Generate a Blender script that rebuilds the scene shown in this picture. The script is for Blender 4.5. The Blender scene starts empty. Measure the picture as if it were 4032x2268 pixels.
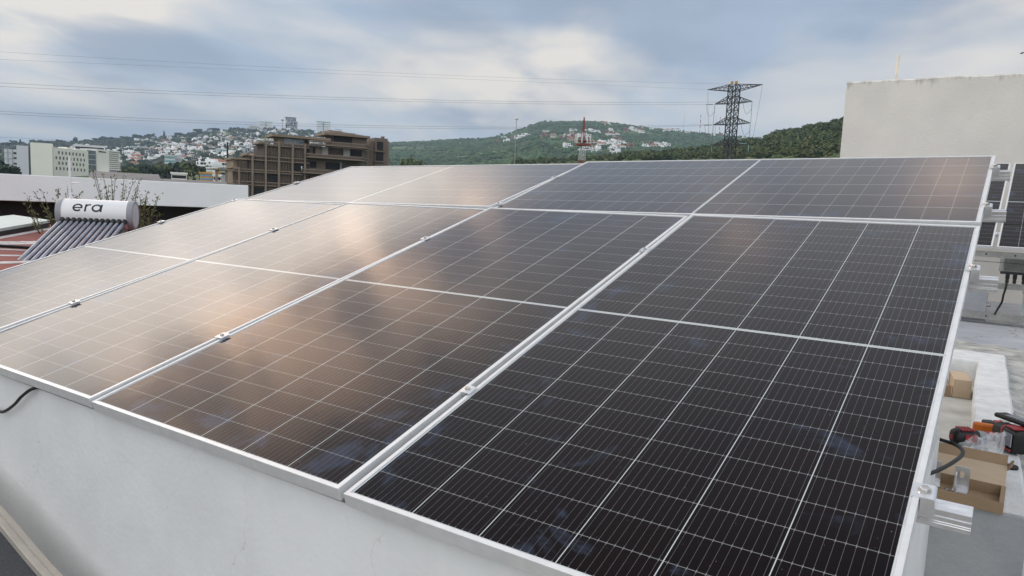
import bpy, math, random
import numpy as np
from mathutils import Vector, Matrix, noise as mnoise

S = bpy.context.scene
COL = S.collection
R = math.radians
rnd = random.Random(7)

# ------------------------------------------------------------------ camera
CAM = Vector((1.24714, -1.18719, 0.69912))
RIGHT = Vector((0.828001, 0.558952, 0.044578))
DOWN = Vector((0.100773, -0.070130, -0.992435))
FWD = Vector((-0.551597, 0.826229, -0.114396))
cd = bpy.data.cameras.new('camera')
cd.sensor_width = 36.0
cd.lens = 36.0 * 2900.14 / 4032.0
cd.clip_start, cd.clip_end = 0.05, 20000
cam = bpy.data.objects.new('camera', cd)
m = Matrix.Identity(4)
for i in range(3):
    m[i][0], m[i][1], m[i][2], m[i][3] = RIGHT[i], -DOWN[i], -FWD[i], CAM[i]
cam.matrix_world = m
COL.objects.link(cam)
S.camera = cam

S.view_settings.view_transform = 'Standard'
S.view_settings.look = 'None'
S.view_settings.exposure = 0.10
S.view_settings.gamma = 1.0

# ------------------------------------------------------------------ node helper
class NT:
    def __init__(s, tree):
        s.t = tree
    def n(s, kind, **kw):
        nd = s.t.nodes.new(kind)
        for k, v in kw.items():
            setattr(nd, k, v)
        return nd
    def put(s, sock, v):
        if isinstance(v, bpy.types.NodeSocket):
            s.t.links.new(v, sock)
        elif isinstance(v, (tuple, list)) and len(v) == 3 and sock.type == 'RGBA':
            sock.default_value = (*v, 1)
        else:
            sock.default_value = v
    def m(s, op, a, b=0.0, c=0.0, clamp=False):
        nd = s.n('ShaderNodeMath', operation=op, use_clamp=clamp)
        s.put(nd.inputs[0], a); s.put(nd.inputs[1], b); s.put(nd.inputs[2], c)
        return nd.outputs[0]
    def v(s, op, a, b=(0, 0, 0)):
        nd = s.n('ShaderNodeVectorMath', operation=op)
        s.put(nd.inputs[0], a); s.put(nd.inputs[1], b)
        return nd.outputs['Value'] if op in ('DOT_PRODUCT', 'LENGTH', 'DISTANCE') else nd.outputs['Vector']
    def sep(s, vec):
        nd = s.n('ShaderNodeSeparateXYZ'); s.put(nd.inputs[0], vec)
        return nd.outputs[0], nd.outputs[1], nd.outputs[2]
    def comb(s, x, y, z=0.0):
        nd = s.n('ShaderNodeCombineXYZ'); s.put(nd.inputs[0], x); s.put(nd.inputs[1], y); s.put(nd.inputs[2], z)
        return nd.outputs[0]
    def noise(s, vec, scale, detail=4.0, rough=0.5, dist=0.0):
        nd = s.n('ShaderNodeTexNoise'); s.put(nd.inputs['Vector'], vec)
        nd.inputs['Scale'].default_value = scale; nd.inputs['Detail'].default_value = detail
        nd.inputs['Roughness'].default_value = rough; nd.inputs['Distortion'].default_value = dist
        return nd.outputs['Fac']
    def mix(s, f, a, b):
        nd = s.n('ShaderNodeMix', data_type='RGBA'); s.put(nd.inputs[0], f); s.put(nd.inputs[6], a); s.put(nd.inputs[7], b)
        return nd.outputs[2]
    def ss(s, x, lo, hi):
        nd = s.n('ShaderNodeMapRange', interpolation_type='SMOOTHSTEP'); s.put(nd.inputs[0], x)
        nd.inputs[1].default_value = lo; nd.inputs[2].default_value = hi
        return nd.outputs[0]

# ------------------------------------------------------------------ sky
def bear(az, el):
    a, e = R(az), R(el)
    return Vector((math.sin(a) * math.cos(e), math.cos(a) * math.cos(e), math.sin(e)))
SUN_AZ, SUN_EL = -96.0, 32.0
W = bpy.data.worlds.new('World'); S.world = W
W.use_nodes = True
W.node_tree.nodes.clear()
w = NT(W.node_tree)
tc = w.n('ShaderNodeTexCoord').outputs['Generated']
dx, dy, dz = w.sep(w.v('NORMALIZE', tc))
dzc = w.m('MAXIMUM', dz, 0.0)
inv = w.m('DIVIDE', 1.0, w.m('ADD', dzc, 0.13))
a0 = R(-24)      # the cloud streets run away towards this bearing
al = w.m('ADD', w.m('MULTIPLY', dx, math.sin(a0)), w.m('MULTIPLY', dy, math.cos(a0)))
ac = w.m('SUBTRACT', w.m('MULTIPLY', dx, math.cos(a0)), w.m('MULTIPLY', dy, math.sin(a0)))
pl = w.comb(w.m('MULTIPLY', w.m('MULTIPLY', al, inv), 0.60), w.m('MULTIPLY', ac, inv), 0.0)
warp = w.n('ShaderNodeTexNoise'); w.put(warp.inputs['Vector'], pl); warp.inputs['Scale'].default_value = 1.3
pl2 = w.v('ADD', pl, w.v('SCALE', w.v('SUBTRACT', warp.outputs['Color'], (0.5, 0.5, 0.5)), (0, 0, 0)))
pl2.node.inputs[1].links[0].from_node.inputs['Scale'].default_value = 0.5
n1 = w.noise(w.v('ADD', pl2, (0.9, 3.3, 0)), 1.05, 4.0, 0.40)
n2 = w.noise(w.v('ADD', pl2, (5.3, 2.1, 0)), 2.4, 4.0, 0.5)
n4 = w.noise(w.comb(w.m('ADD', w.m('MULTIPLY', dx, 2.2), w.m('MULTIPLY', dz, 2.0)), w.m('MULTIPLY', dy, 2.2), w.m('MULTIPLY', dz, 11.0)), 1.15, 4.0, 0.45, 0.25)
nn = w.m('ADD', w.m('MULTIPLY', n1, 0.42), w.m('ADD', w.m('MULTIPLY', n2, 0.24), w.m('MULTIPLY', n4, 0.34)))
bright = w.ss(nn, 0.42, 0.64)
dark = w.ss(w.m('ADD', w.m('MULTIPLY', w.noise(w.v('ADD', pl2, (1.7, 8.2, 0)), 1.0, 4.0, 0.5), 0.6), w.m('MULTIPLY', n4, -0.4)), 0.02, 0.20)
def lobe(az, el, width):
    d = bear(az, el)
    c = w.v('DOT_PRODUCT', w.v('NORMALIZE', tc), (d.x, d.y, d.z))
    k = 1.0 / (1 - math.cos(R(width)))
    return w.m('EXPONENT', w.m('MULTIPLY', w.m('SUBTRACT', c, 1.0), k))
def addc(c, f, col):
    nd = w.n('ShaderNodeMix', data_type='RGBA', blend_type='ADD'); w.put(nd.inputs[0], 1.0)
    w.put(nd.inputs[6], c); w.put(nd.inputs[7], w.mix(f, (0, 0, 0), col)); nd.clamp_result = False
    return nd.outputs[2]
base = w.mix(w.ss(dz, 0.02, 0.22), (0.49, 0.585, 0.70), (0.41, 0.505, 0.64))
base = w.mix(w.m('MULTIPLY', dark, 0.85), base, (0.285, 0.36, 0.48))
lit = w.m('MULTIPLY', bright, 0.66)
for az, el, wd, st in ((-31, 12.5, 6, .45), (-24, 15, 5, .5), (-3, 15, 5.5, .65), (-41, 7.0, 5, .38), (-62.5, 12.5, 6, .85), (-68, 10.5, 4.5, .45), (-36, 4.5, 4, .35), (-46, 14.5, 5, .35), (-34, 9.5, 3.5, .4)):
    lit = w.m('ADD', lit, w.m('MULTIPLY', w.m('MULTIPLY', lobe(az, el, wd), st), w.m('ADD', 0.12, w.ss(nn, 0.40, 0.58))))
cloud = w.mix(w.m('MINIMUM', lit, 1.0), base, (0.885, 0.825, 0.745))
cloud = w.mix(w.ss(dz, 0.30, 0.75), cloud, w.mix(0.6, cloud, (0.86, 0.87, 0.92)))
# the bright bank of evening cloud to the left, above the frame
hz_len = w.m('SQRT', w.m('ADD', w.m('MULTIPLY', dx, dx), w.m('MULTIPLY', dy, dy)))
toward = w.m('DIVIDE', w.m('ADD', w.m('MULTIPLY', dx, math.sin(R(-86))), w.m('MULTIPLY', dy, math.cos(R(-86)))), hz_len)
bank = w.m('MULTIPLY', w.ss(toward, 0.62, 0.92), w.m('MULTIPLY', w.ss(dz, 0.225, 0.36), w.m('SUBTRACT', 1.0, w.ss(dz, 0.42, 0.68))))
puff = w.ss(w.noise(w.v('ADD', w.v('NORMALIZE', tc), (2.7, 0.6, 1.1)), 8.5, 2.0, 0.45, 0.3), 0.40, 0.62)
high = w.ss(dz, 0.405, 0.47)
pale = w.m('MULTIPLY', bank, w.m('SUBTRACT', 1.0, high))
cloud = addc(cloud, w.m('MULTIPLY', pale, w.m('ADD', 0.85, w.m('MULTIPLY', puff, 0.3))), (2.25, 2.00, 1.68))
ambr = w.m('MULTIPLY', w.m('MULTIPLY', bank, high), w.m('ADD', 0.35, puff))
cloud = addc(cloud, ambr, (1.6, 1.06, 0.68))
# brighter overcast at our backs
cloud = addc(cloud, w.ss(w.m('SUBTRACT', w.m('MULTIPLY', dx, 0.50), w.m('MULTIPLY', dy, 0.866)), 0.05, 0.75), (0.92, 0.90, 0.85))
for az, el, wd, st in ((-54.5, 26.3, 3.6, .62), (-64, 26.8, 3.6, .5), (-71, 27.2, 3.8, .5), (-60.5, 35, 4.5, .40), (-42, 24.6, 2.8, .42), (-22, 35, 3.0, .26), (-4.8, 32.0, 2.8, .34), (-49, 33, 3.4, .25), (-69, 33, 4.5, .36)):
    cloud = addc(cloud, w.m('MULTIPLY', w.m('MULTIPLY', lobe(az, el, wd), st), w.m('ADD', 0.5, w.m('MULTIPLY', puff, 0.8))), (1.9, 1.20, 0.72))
sky = w.n('ShaderNodeTexSky', sky_type='NISHITA')
sky.sun_disc = False; sky.sun_elevation = R(SUN_EL); sky.sun_rotation = R(SUN_AZ)
bg1 = w.n('ShaderNodeBackground'); w.put(bg1.inputs[0], sky.outputs[0]); bg1.inputs[1].default_value = 0.08
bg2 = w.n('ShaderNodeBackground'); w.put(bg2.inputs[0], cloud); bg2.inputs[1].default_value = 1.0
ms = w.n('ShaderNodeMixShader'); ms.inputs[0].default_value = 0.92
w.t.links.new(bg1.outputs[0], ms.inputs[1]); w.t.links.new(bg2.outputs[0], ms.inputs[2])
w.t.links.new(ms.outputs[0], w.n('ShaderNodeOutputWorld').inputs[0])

sd = bpy.data.lights.new('sun', 'SUN'); sd.energy = 0.9; sd.angle = R(25); sd.color = (1.0, 0.9, 0.78)
so = bpy.data.objects.new('sun', sd)
so.rotation_euler = (-bear(SUN_AZ, SUN_EL)).to_track_quat('-Z', 'Y').to_euler()
so.location = (0, 0, 50)
COL.objects.link(so)

# ------------------------------------------------------------------ materials
MATS = {}
def mat(name, col, rough=0.6, metal=0.0, var=0.10, scale=6.0, bump=0.0, bscale=80.0, col2=None, mask=(0.45, 0.65), spec=0.4, extra=None):
    if name in MATS:
        return MATS[name]
    M = bpy.data.materials.new(name); M.use_nodes = True
    M.node_tree.nodes.clear()
    t = NT(M.node_tree)
    p = t.n('ShaderNodeBsdfPrincipled')
    o = t.n('ShaderNodeOutputMaterial'); t.t.links.new(p.outputs[0], o.inputs[0])
    co = t.n('ShaderNodeTexCoord').outputs['Object']
    nz = t.noise(co, scale, 6.0, 0.6)
    lo = tuple(c * (1 - var) for c in col); hi = tuple(min(1, c * (1 + var)) for c in col)
    c = t.mix(t.ss(nz, 0.3, 0.7), lo, hi)
    if col2:
        c = t.mix(t.ss(t.noise(t.v('ADD', co, (3.1, 7.7, 1.3)), scale * 0.6, 7.0, 0.62), *mask), c, col2)
    if extra:
        c = extra(t, co, c)
    t.put(p.inputs['Base Color'], c)
    p.inputs['Roughness'].default_value = rough
    p.inputs['Metallic'].default_value = metal
    p.inputs['Specular IOR Level'].default_value = spec
    if bump:
        b = t.n('ShaderNodeBump'); b.inputs['Strength'].default_value = bump; b.inputs['Distance'].default_value = 0.01
        t.put(b.inputs['Height'], t.noise(co, bscale, 5.0, 0.6)); t.t.links.new(b.outputs[0], p.inputs['Normal'])
    MATS[name] = M
    return M

def cracks(t, co, c, scale=1.6, width=0.004, col=(0.30, 0.30, 0.29), lo=0.50, hi=0.60, amt=0.8):
    wv = t.n('ShaderNodeTexNoise'); t.put(wv.inputs['Vector'], co); wv.inputs['Scale'].default_value = 4.0; wv.inputs['Detail'].default_value = 5
    cc = t.v('ADD', co, t.v('MULTIPLY', t.v('SUBTRACT', wv.outputs['Color'], (0.5, 0.5, 0.5)), (0.35, 0.35, 0.35)))
    vo = t.n('ShaderNodeTexVoronoi', feature='DISTANCE_TO_EDGE'); t.put(vo.inputs['Vector'], cc); vo.inputs['Scale'].default_value = scale
    ln = t.m('SUBTRACT', 1.0, t.ss(vo.outputs['Distance'], 0.0, width))
    ln = t.m('MULTIPLY', t.m('MULTIPLY', ln, t.ss(t.noise(co, 1.7, 3.0), lo, hi)), amt)
    return t.mix(ln, c, col)

def front_wall_x(t, co, c):
    x, y, z = t.sep(co)
    st = t.noise(t.comb(t.m('MULTIPLY', x, 6.0), y, t.m('MULTIPLY', z, 0.6)), 1.0, 6.0, 0.6)
    c = t.mix(t.m('MULTIPLY', t.ss(st, 0.52, 0.75), 0.13), c, (0.52, 0.51, 0.48))
    pit = t.ss(t.noise(co, 34.0, 4.0, 0.7), 0.60, 0.72)
    zone = t.ss(t.noise(t.v('ADD', co, (2.2, 0.4, 4.0)), 1.6, 3.0), 0.50, 0.66)
    c = t.mix(t.m('MULTIPLY', t.m('MULTIPLY', pit, zone), 0.4), c, (0.34, 0.33, 0.30))
    return cracks(t, co, c, 1.9, 0.0035, (0.36, 0.35, 0.33), 0.44, 0.62, 0.42)
def tall_wall_x(t, co, c):
    x, y, z = t.sep(co)
    st = t.noise(t.comb(t.m('MULTIPLY', x, 5.0), y, t.m('MULTIPLY', z, 0.9)), 1.3, 8.0, 0.72)
    top = t.ss(z, 2.55, 2.93)
    c = t.mix(t.m('MULTIPLY', t.ss(t.m('ADD', t.m('MULTIPLY', st, 0.75), t.m('MULTIPLY', top, 0.36)), 0.66, 0.80), 0.55), c, (0.24, 0.23, 0.20))
    g = t.m('MULTIPLY', t.ss(t.noise(t.v('ADD', co, (0.4, 0, 2.1)), 1.1, 5.0), 0.56, 0.66), 0.10)
    c = t.mix(g, c, (0.42, 0.47, 0.45))
    return c
def floor_x(t, co, c):
    c = t.mix(t.m('MULTIPLY', t.ss(t.noise(co, 2.3, 7.0, 0.65), 0.50, 0.62), 0.55), c, (0.44, 0.45, 0.45))
    return cracks(t, co, c, 1.1, 0.012, (0.16, 0.16, 0.17), 0.42, 0.52, 0.9)
def stain_x(t, co, c):
    sp = t.ss(t.noise(co, 60.0, 3.0, 0.7), 0.62, 0.72)
    return t.mix(t.m('MULTIPLY', sp, 0.35), c, (0.28, 0.26, 0.22))

def scuff(t, co, c):
    k = t.m('MULTIPLY', t.ss(t.noise(co, 7.0, 8.0, 0.75), 0.56, 0.70), 0.30)
    c = t.mix(k, c, (0.50, 0.50, 0.49))
    sp = t.m('GREATER_THAN', t.noise(co, 46.0, 2.0, 0.6), 0.765)
    return t.mix(t.m('MULTIPLY', sp, 0.6), c, (0.24, 0.20, 0.17))
def era_dust(t, co, c):
    return t.mix(t.m('MULTIPLY', t.ss(t.noise(co, 5.0, 5.0), 0.5, 0.8), 0.2), c, (0.6, 0.58, 0.52))
ALU = mat('anodised_aluminium', (0.74, 0.745, 0.75), 0.42, 0.35, 0.05, 20, 0.02, 300, extra=scuff)
ALU2 = mat('mill_aluminium', (0.78, 0.785, 0.80), 0.28, 0.9, 0.07, 30, 0.03, 400)
STEEL = mat('stainless_steel', (0.55, 0.54, 0.52), 0.25, 1.0, 0.08, 40)
GALV = mat('galvanised_steel', (0.34, 0.335, 0.32), 0.5, 0.6, 0.15, 12)
BLACK = mat('black_rubber', (0.012, 0.012, 0.013), 0.45, 0, 0.2, 20)
WALLW = mat('white_plaster', (0.72, 0.73, 0.73), 0.8, 0, 0.05, 3, 0.14, 45, extra=front_wall_x)
TALLW = mat('weathered_plaster', (0.745, 0.705, 0.65), 0.85, 0, 0.05, 1.2, 0.5, 22, extra=tall_wall_x)
GREYW = mat('grey_painted_plaster', (0.32, 0.335, 0.355), 0.8, 0, 0.10, 4, 0.35, 50, col2=(0.38, 0.39, 0.40), mask=(0.5, 0.7))
ROOFW = mat('white_roof_coating', (0.70, 0.71, 0.71), 0.8, 0, 0.10, 9, 0.8, 120, col2=(0.55, 0.56, 0.55), mask=(0.55, 0.8), extra=stain_x)
ROOFG = mat('grey_roof_coating', (0.33, 0.345, 0.375), 0.75, 0, 0.10, 2.5, 0.25, 60, extra=floor_x)
RAW = mat('raw_mortar', (0.31, 0.31, 0.30), 0.9, 0, 0.3, 9, 0.8, 70, col2=(0.50, 0.49, 0.46), mask=(0.42, 0.62))
CONC = mat('stained_concrete', (0.46, 0.455, 0.42), 0.85, 0, 0.15, 4, 0.5, 60, col2=(0.30, 0.29, 0.26), mask=(0.55, 0.75), extra=stain_x)
CARD = mat('cardboard', (0.50, 0.385, 0.27), 0.85, 0, 0.06, 8, 0.05, 200)
CARD2 = mat('cardboard_outside', (0.315, 0.22, 0.135), 0.85, 0, 0.06, 8, 0.05, 200)
REDT = mat('red_tool_plastic', (0.36, 0.035, 0.04), 0.45, 0, 0.1, 20)
BLKT = mat('black_tool_plastic', (0.016, 0.015, 0.016), 0.5, 0, 0.2, 30, 0.1, 200)
GREYM = mat('grey_label', (0.45, 0.45, 0.45), 0.5)
ORNG = mat('orange_plastic', (0.62, 0.15, 0.015), 0.5, 0, 0.08, 20)
TANKW = mat('white_enamel', (0.80, 0.80, 0.81), 0.3, 0, 0.02, 3, extra=era_dust)
GREYP = mat('grey_plastic', (0.30, 0.31, 0.34), 0.5, 0, 0.06, 5)
PALEP = mat('pale_grey_plastic', (0.58, 0.59, 0.62), 0.45, 0, 0.04, 5)
TUBE = mat('evacuated_glass_tube', (0.27, 0.30, 0.37), 0.15, 0.7, 0.2, 6, spec=1.0)
REDR = mat('red_roof_membrane', (0.235, 0.055, 0.045), 0.75, 0, 0.18, 3, 0.3, 30, col2=(0.17, 0.05, 0.04), mask=(0.5, 0.7))
WORN = mat('worn_white_paint', (0.60, 0.57, 0.57), 0.8, 0, 0.12, 4, 0.3, 30, col2=(0.36, 0.20, 0.18), mask=(0.58, 0.68))
GRSHEET = mat('pale_green_sheet', (0.55, 0.62, 0.60), 0.5, 0, 0.04, 2)
FASCIA = mat('white_fascia', (0.82, 0.83, 0.85), 0.7, 0, 0.03, 1.2, 0.1, 20)
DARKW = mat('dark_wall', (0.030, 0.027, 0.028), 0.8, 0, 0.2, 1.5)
LEAF = mat('leaf_green', (0.085, 0.11, 0.035), 0.65, 0, 0.35, 3, col2=(0.16, 0.15, 0.06), mask=(0.5, 0.7))
LEAFS = mat('shrub_leaf', (0.12, 0.145, 0.045), 0.65, 0, 0.35, 3, col2=(0.20, 0.19, 0.08), mask=(0.5, 0.7))
LEAFY = mat('leaf_yellow_green', (0.24, 0.22, 0.03), 0.65, 0, 0.3, 5)
LEAFD = mat('leaf_dark_green', (0.035, 0.055, 0.028), 0.7, 0, 0.45, 0.35, col2=(0.075, 0.085, 0.03), mask=(0.5, 0.7))
LEAFN = mat('hill_leaf_green', (0.060, 0.090, 0.028), 0.75, 0, 0.5, 0.22, col2=(0.125, 0.135, 0.042), mask=(0.46, 0.68))
LEAFF = mat('far_leaf_green', (0.050, 0.095, 0.042), 0.8, 0, 0.5, 0.02, col2=(0.085, 0.125, 0.05), mask=(0.5, 0.7))
LEAFC = mat('city_leaf_green', (0.030, 0.052, 0.034), 0.8, 0, 0.4, 0.03)
BARK = mat('bark', (0.09, 0.07, 0.05), 0.9, 0, 0.3, 8)
GROUND = mat('hill_ground', (0.07, 0.115, 0.045), 0.9, 0, 0.35, 0.006, col2=(0.125, 0.155, 0.06), mask=(0.46, 0.62))
BRN = mat('brown_concrete', (0.165, 0.127, 0.102), 0.85, 0, 0.10, 0.4, 0.2, 4)
BRNC = mat('brown_concrete_frame', (0.235, 0.180, 0.142), 0.85, 0, 0.10, 0.4, 0.2, 4)
BRNS = mat('brown_slat_wall', (0.088, 0.067, 0.055), 0.85, 0, 0.12, 0.5)
BRNL = mat('tan_concrete', (0.25, 0.195, 0.15), 0.85, 0, 0.08, 0.4)
DARKO = mat('shade_and_dark_finish', (0.012, 0.012, 0.014), 0.7, 0, 0.2, 1)  # near-black paints the shade in bays and holes; also dark windows and post
PANE = mat('window_pane', (0.10, 0.12, 0.14), 0.12, 0, 0.25, 0.8, spec=0.7)
GLASSB = mat('blue_grey_glazing', (0.13, 0.17, 0.20), 0.15, 0, 0.3, 0.3, spec=0.7)
TEALG = mat('teal_glazing', (0.16, 0.36, 0.36), 0.2, 0, 0.1, 0.3)
CREAM = mat('cream_render', (0.83, 0.815, 0.73), 0.8, 0, 0.03, 0.05)
LILAC = mat('pale_lilac_render', (0.60, 0.61, 0.66), 0.8, 0, 0.03, 0.05)
WHITEH = mat('white_render', (0.84, 0.84, 0.84), 0.8, 0, 0.06, 0.1)
CREAMH = mat('cream_house_render', (0.60, 0.54, 0.45), 0.8, 0, 0.08, 0.1)
GREYH = mat('grey_house_render', (0.36, 0.37, 0.39), 0.8, 0, 0.08, 0.1)
TERR = mat('terracotta_tile', (0.36, 0.16, 0.10), 0.8, 0, 0.12, 0.3)
BRICKH = mat('bare_brick', (0.27, 0.17, 0.13), 0.85, 0, 0.12, 0.4)
GRYROOF = mat('grey_metal_roof', (0.17, 0.165, 0.165), 0.75, 0, 0.15, 0.8)
YELLOWH = mat('yellow_render', (0.50, 0.27, 0.06), 0.8, 0, 0.08, 0.3)
BLUEH = mat('blue_awning', (0.16, 0.32, 0.52), 0.7)
LATT = mat('lattice_steel', (0.055, 0.058, 0.06), 0.6, 0.3, 0.2, 2)
INSUL = mat('insulator_glass', (0.22, 0.40, 0.36), 0.2)
WIRE = mat('conductor_wire', (0.09, 0.095, 0.10), 0.6, 0.3)
REDW = mat('red_tower_paint', (0.34, 0.05, 0.035), 0.6)
WHTW = mat('white_tower_paint', (0.68, 0.68, 0.68), 0.6)
PVC = mat('cream_pipe', (0.78, 0.71, 0.60), 0.5)
SLING = mat('woven_sling_fabric', (0.060, 0.066, 0.074), 0.8, 0, 0.55, 320, 0.8, 260)
CHAIRF = mat('beige_chair_frame', (0.40, 0.365, 0.32), 0.55, 0.0, 0.06, 20, 0.15, 160)
TERRF = mat('terrace_floor', (0.30, 0.28, 0.26), 0.8, 0, 0.1, 4, 0.2, 40)
BAG = bpy.data.materials.new('clear_plastic_film'); BAG.use_nodes = True
_b = BAG.node_tree.nodes['Principled BSDF']
_b.inputs['Base Color'].default_value = (0.85, 0.87, 0.9, 1); _b.inputs['Roughness'].default_value = 0.15
_b.inputs['Alpha'].default_value = 0.38
def rust_x(t, co, c): return c

# solar cell laminate: cells, wires and white gaps in the panel's own metres (x 0..1.134, y 0..2.278)
def laminate():
    M = bpy.data.materials.new('solar_cell_laminate'); M.use_nodes = True
    M.node_tree.nodes.clear(); t = NT(M.node_tree)
    co = t.n('ShaderNodeTexCoord').outputs['Object']
    x, y, z = t.sep(co)
    px, py = 0.1836, 0.0930
    u = t.m('DIVIDE', t.m('SUBTRACT', x, 0.0162), px)
    du = t.m('MULTIPLY', t.m('ABSOLUTE', t.m('SUBTRACT', t.m('FRACT', t.m('ADD', u, 0.5)), 0.5)), px)   # metres to a column gap
    yc = t.m('SUBTRACT', t.m('ABSOLUTE', t.m('SUBTRACT', y, 1.139)), 0.0065)
    v = t.m('DIVIDE', yc, py)
    dv = t.m('MULTIPLY', t.m('ABSOLUTE', t.m('SUBTRACT', t.m('FRACT', t.m('ADD', v, 0.5)), 0.5)), py)
    colgap = t.m('LESS_THAN', du, 0.00110)
    rowgap = t.m('LESS_THAN', dv, 0.0008)
    mid = t.m('LESS_THAN', yc, 0.0)
    edge = t.m('MAXIMUM', t.m('MAXIMUM', t.m('LESS_THAN', x, 0.0162), t.m('GREATER_THAN', x, 1.1178)),
               t.m('MAXIMUM', t.m('LESS_THAN', y, 0.0165), t.m('GREATER_THAN', y, 2.2615)))
    bus = t.m('MULTIPLY', t.m('ABSOLUTE', t.m('SUBTRACT', t.m('FRACT', t.m('MULTIPLY', u, 10.0)), 0.5)), px / 10)
    busl = t.m('LESS_THAN', bus, 0.00034)
    pad = t.m('MULTIPLY', t.m('LESS_THAN', bus, 0.0009), t.m('LESS_THAN', dv, 0.0045))
    cell = t.mix(t.noise(co, 2.0, 3.0), (0.0042, 0.0028, 0.0042), (0.0085, 0.0054, 0.0058))
    c = t.mix(t.m('MULTIPLY', busl, 0.8), cell, (0.17, 0.17, 0.17))
    c = t.mix(t.m('MULTIPLY', pad, 0.8), c, (0.24, 0.23, 0.22))
    c = t.mix(rowgap, c, (0.21, 0.225, 0.225))
    c = t.mix(t.m('MAXIMUM', colgap, mid), c, (0.50, 0.54, 0.54))
    c = t.mix(edge, c, (0.60, 0.62, 0.63))
    # a silver ribbon down the middle gap
    c = t.mix(t.m('LESS_THAN', t.m('ABSOLUTE', t.m('SUBTRACT', y, 1.139)), 0.0012), c, (0.30, 0.31, 0.31))
    # dusty hand marks, mostly near the edges where the panel was carried
    oi = t.n('ShaderNodeObjectInfo').outputs['Random']
    cs = t.v('ADD', co, t.comb(t.m('MULTIPLY', oi, 37.0), t.m('MULTIPLY', oi, 91.0), 0.0))
    sm = t.noise(cs, 5.2, 7.0, 0.62, 0.6)
    ex = t.m('MINIMUM', x, t.m('SUBTRACT', 1.134, x))
    ey = t.m('MINIMUM', y, t.m('SUBTRACT', 2.278, y))
    near = t.m('SUBTRACT', 1.0, t.ss(t.m('MINIMUM', ex, ey), 0.02, 0.24))
    thr = t.m('ADD', sm, t.m('MULTIPLY', near, 0.10))
    smear = t.m('MULTIPLY', t.ss(thr, 0.605, 0.73), t.noise(cs, 30.0, 4.0, 0.7))
    c = t.mix(t.m('MULTIPLY', smear, 0.40), c, (0.10, 0.14, 0.23))
    speck = t.m('GREATER_THAN', t.noise(cs, 170.0, 1.0, 0.5), 0.815)
    c = t.mix(t.m('MULTIPLY', speck, 0.5), c, (0.35, 0.34, 0.33))
    d = t.n('ShaderNodeBsdfDiffuse'); t.put(d.inputs[0], c)
    g = t.n('ShaderNodeBsdfGlossy'); g.inputs['Roughness'].default_value = 0.085
    t.put(g.inputs['Color'], t.mix(t.m('MULTIPLY', smear, 0.5), (1.0, 0.98, 0.975), (0.8, 0.86, 1.0)))
    lw = t.n('ShaderNodeLayerWeight'); lw.inputs['Blend'].default_value = 0.5
    fac = t.m('ADD', 0.0025, t.m('MULTIPLY', 0.95, t.m('POWER', lw.outputs['Facing'], 4.3)))
    # the anti-reflective glass is very slightly rippled
    bp = t.n('ShaderNodeBump'); bp.inputs['Strength'].default_value = 0.02; bp.inputs['Distance'].default_value = 0.01
    t.put(bp.inputs['Height'], t.noise(co, 18.0, 2.0)); t.t.links.new(bp.outputs[0], g.inputs['Normal'])
    mx = t.n('ShaderNodeMixShader'); t.put(mx.inputs[0], fac)
    t.t.links.new(d.outputs[0], mx.inputs[1]); t.t.links.new(g.outputs[0], mx.inputs[2])
    t.t.links.new(mx.outputs[0], t.n('ShaderNodeOutputMaterial').inputs[0])
    return M
LAM = laminate()

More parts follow.
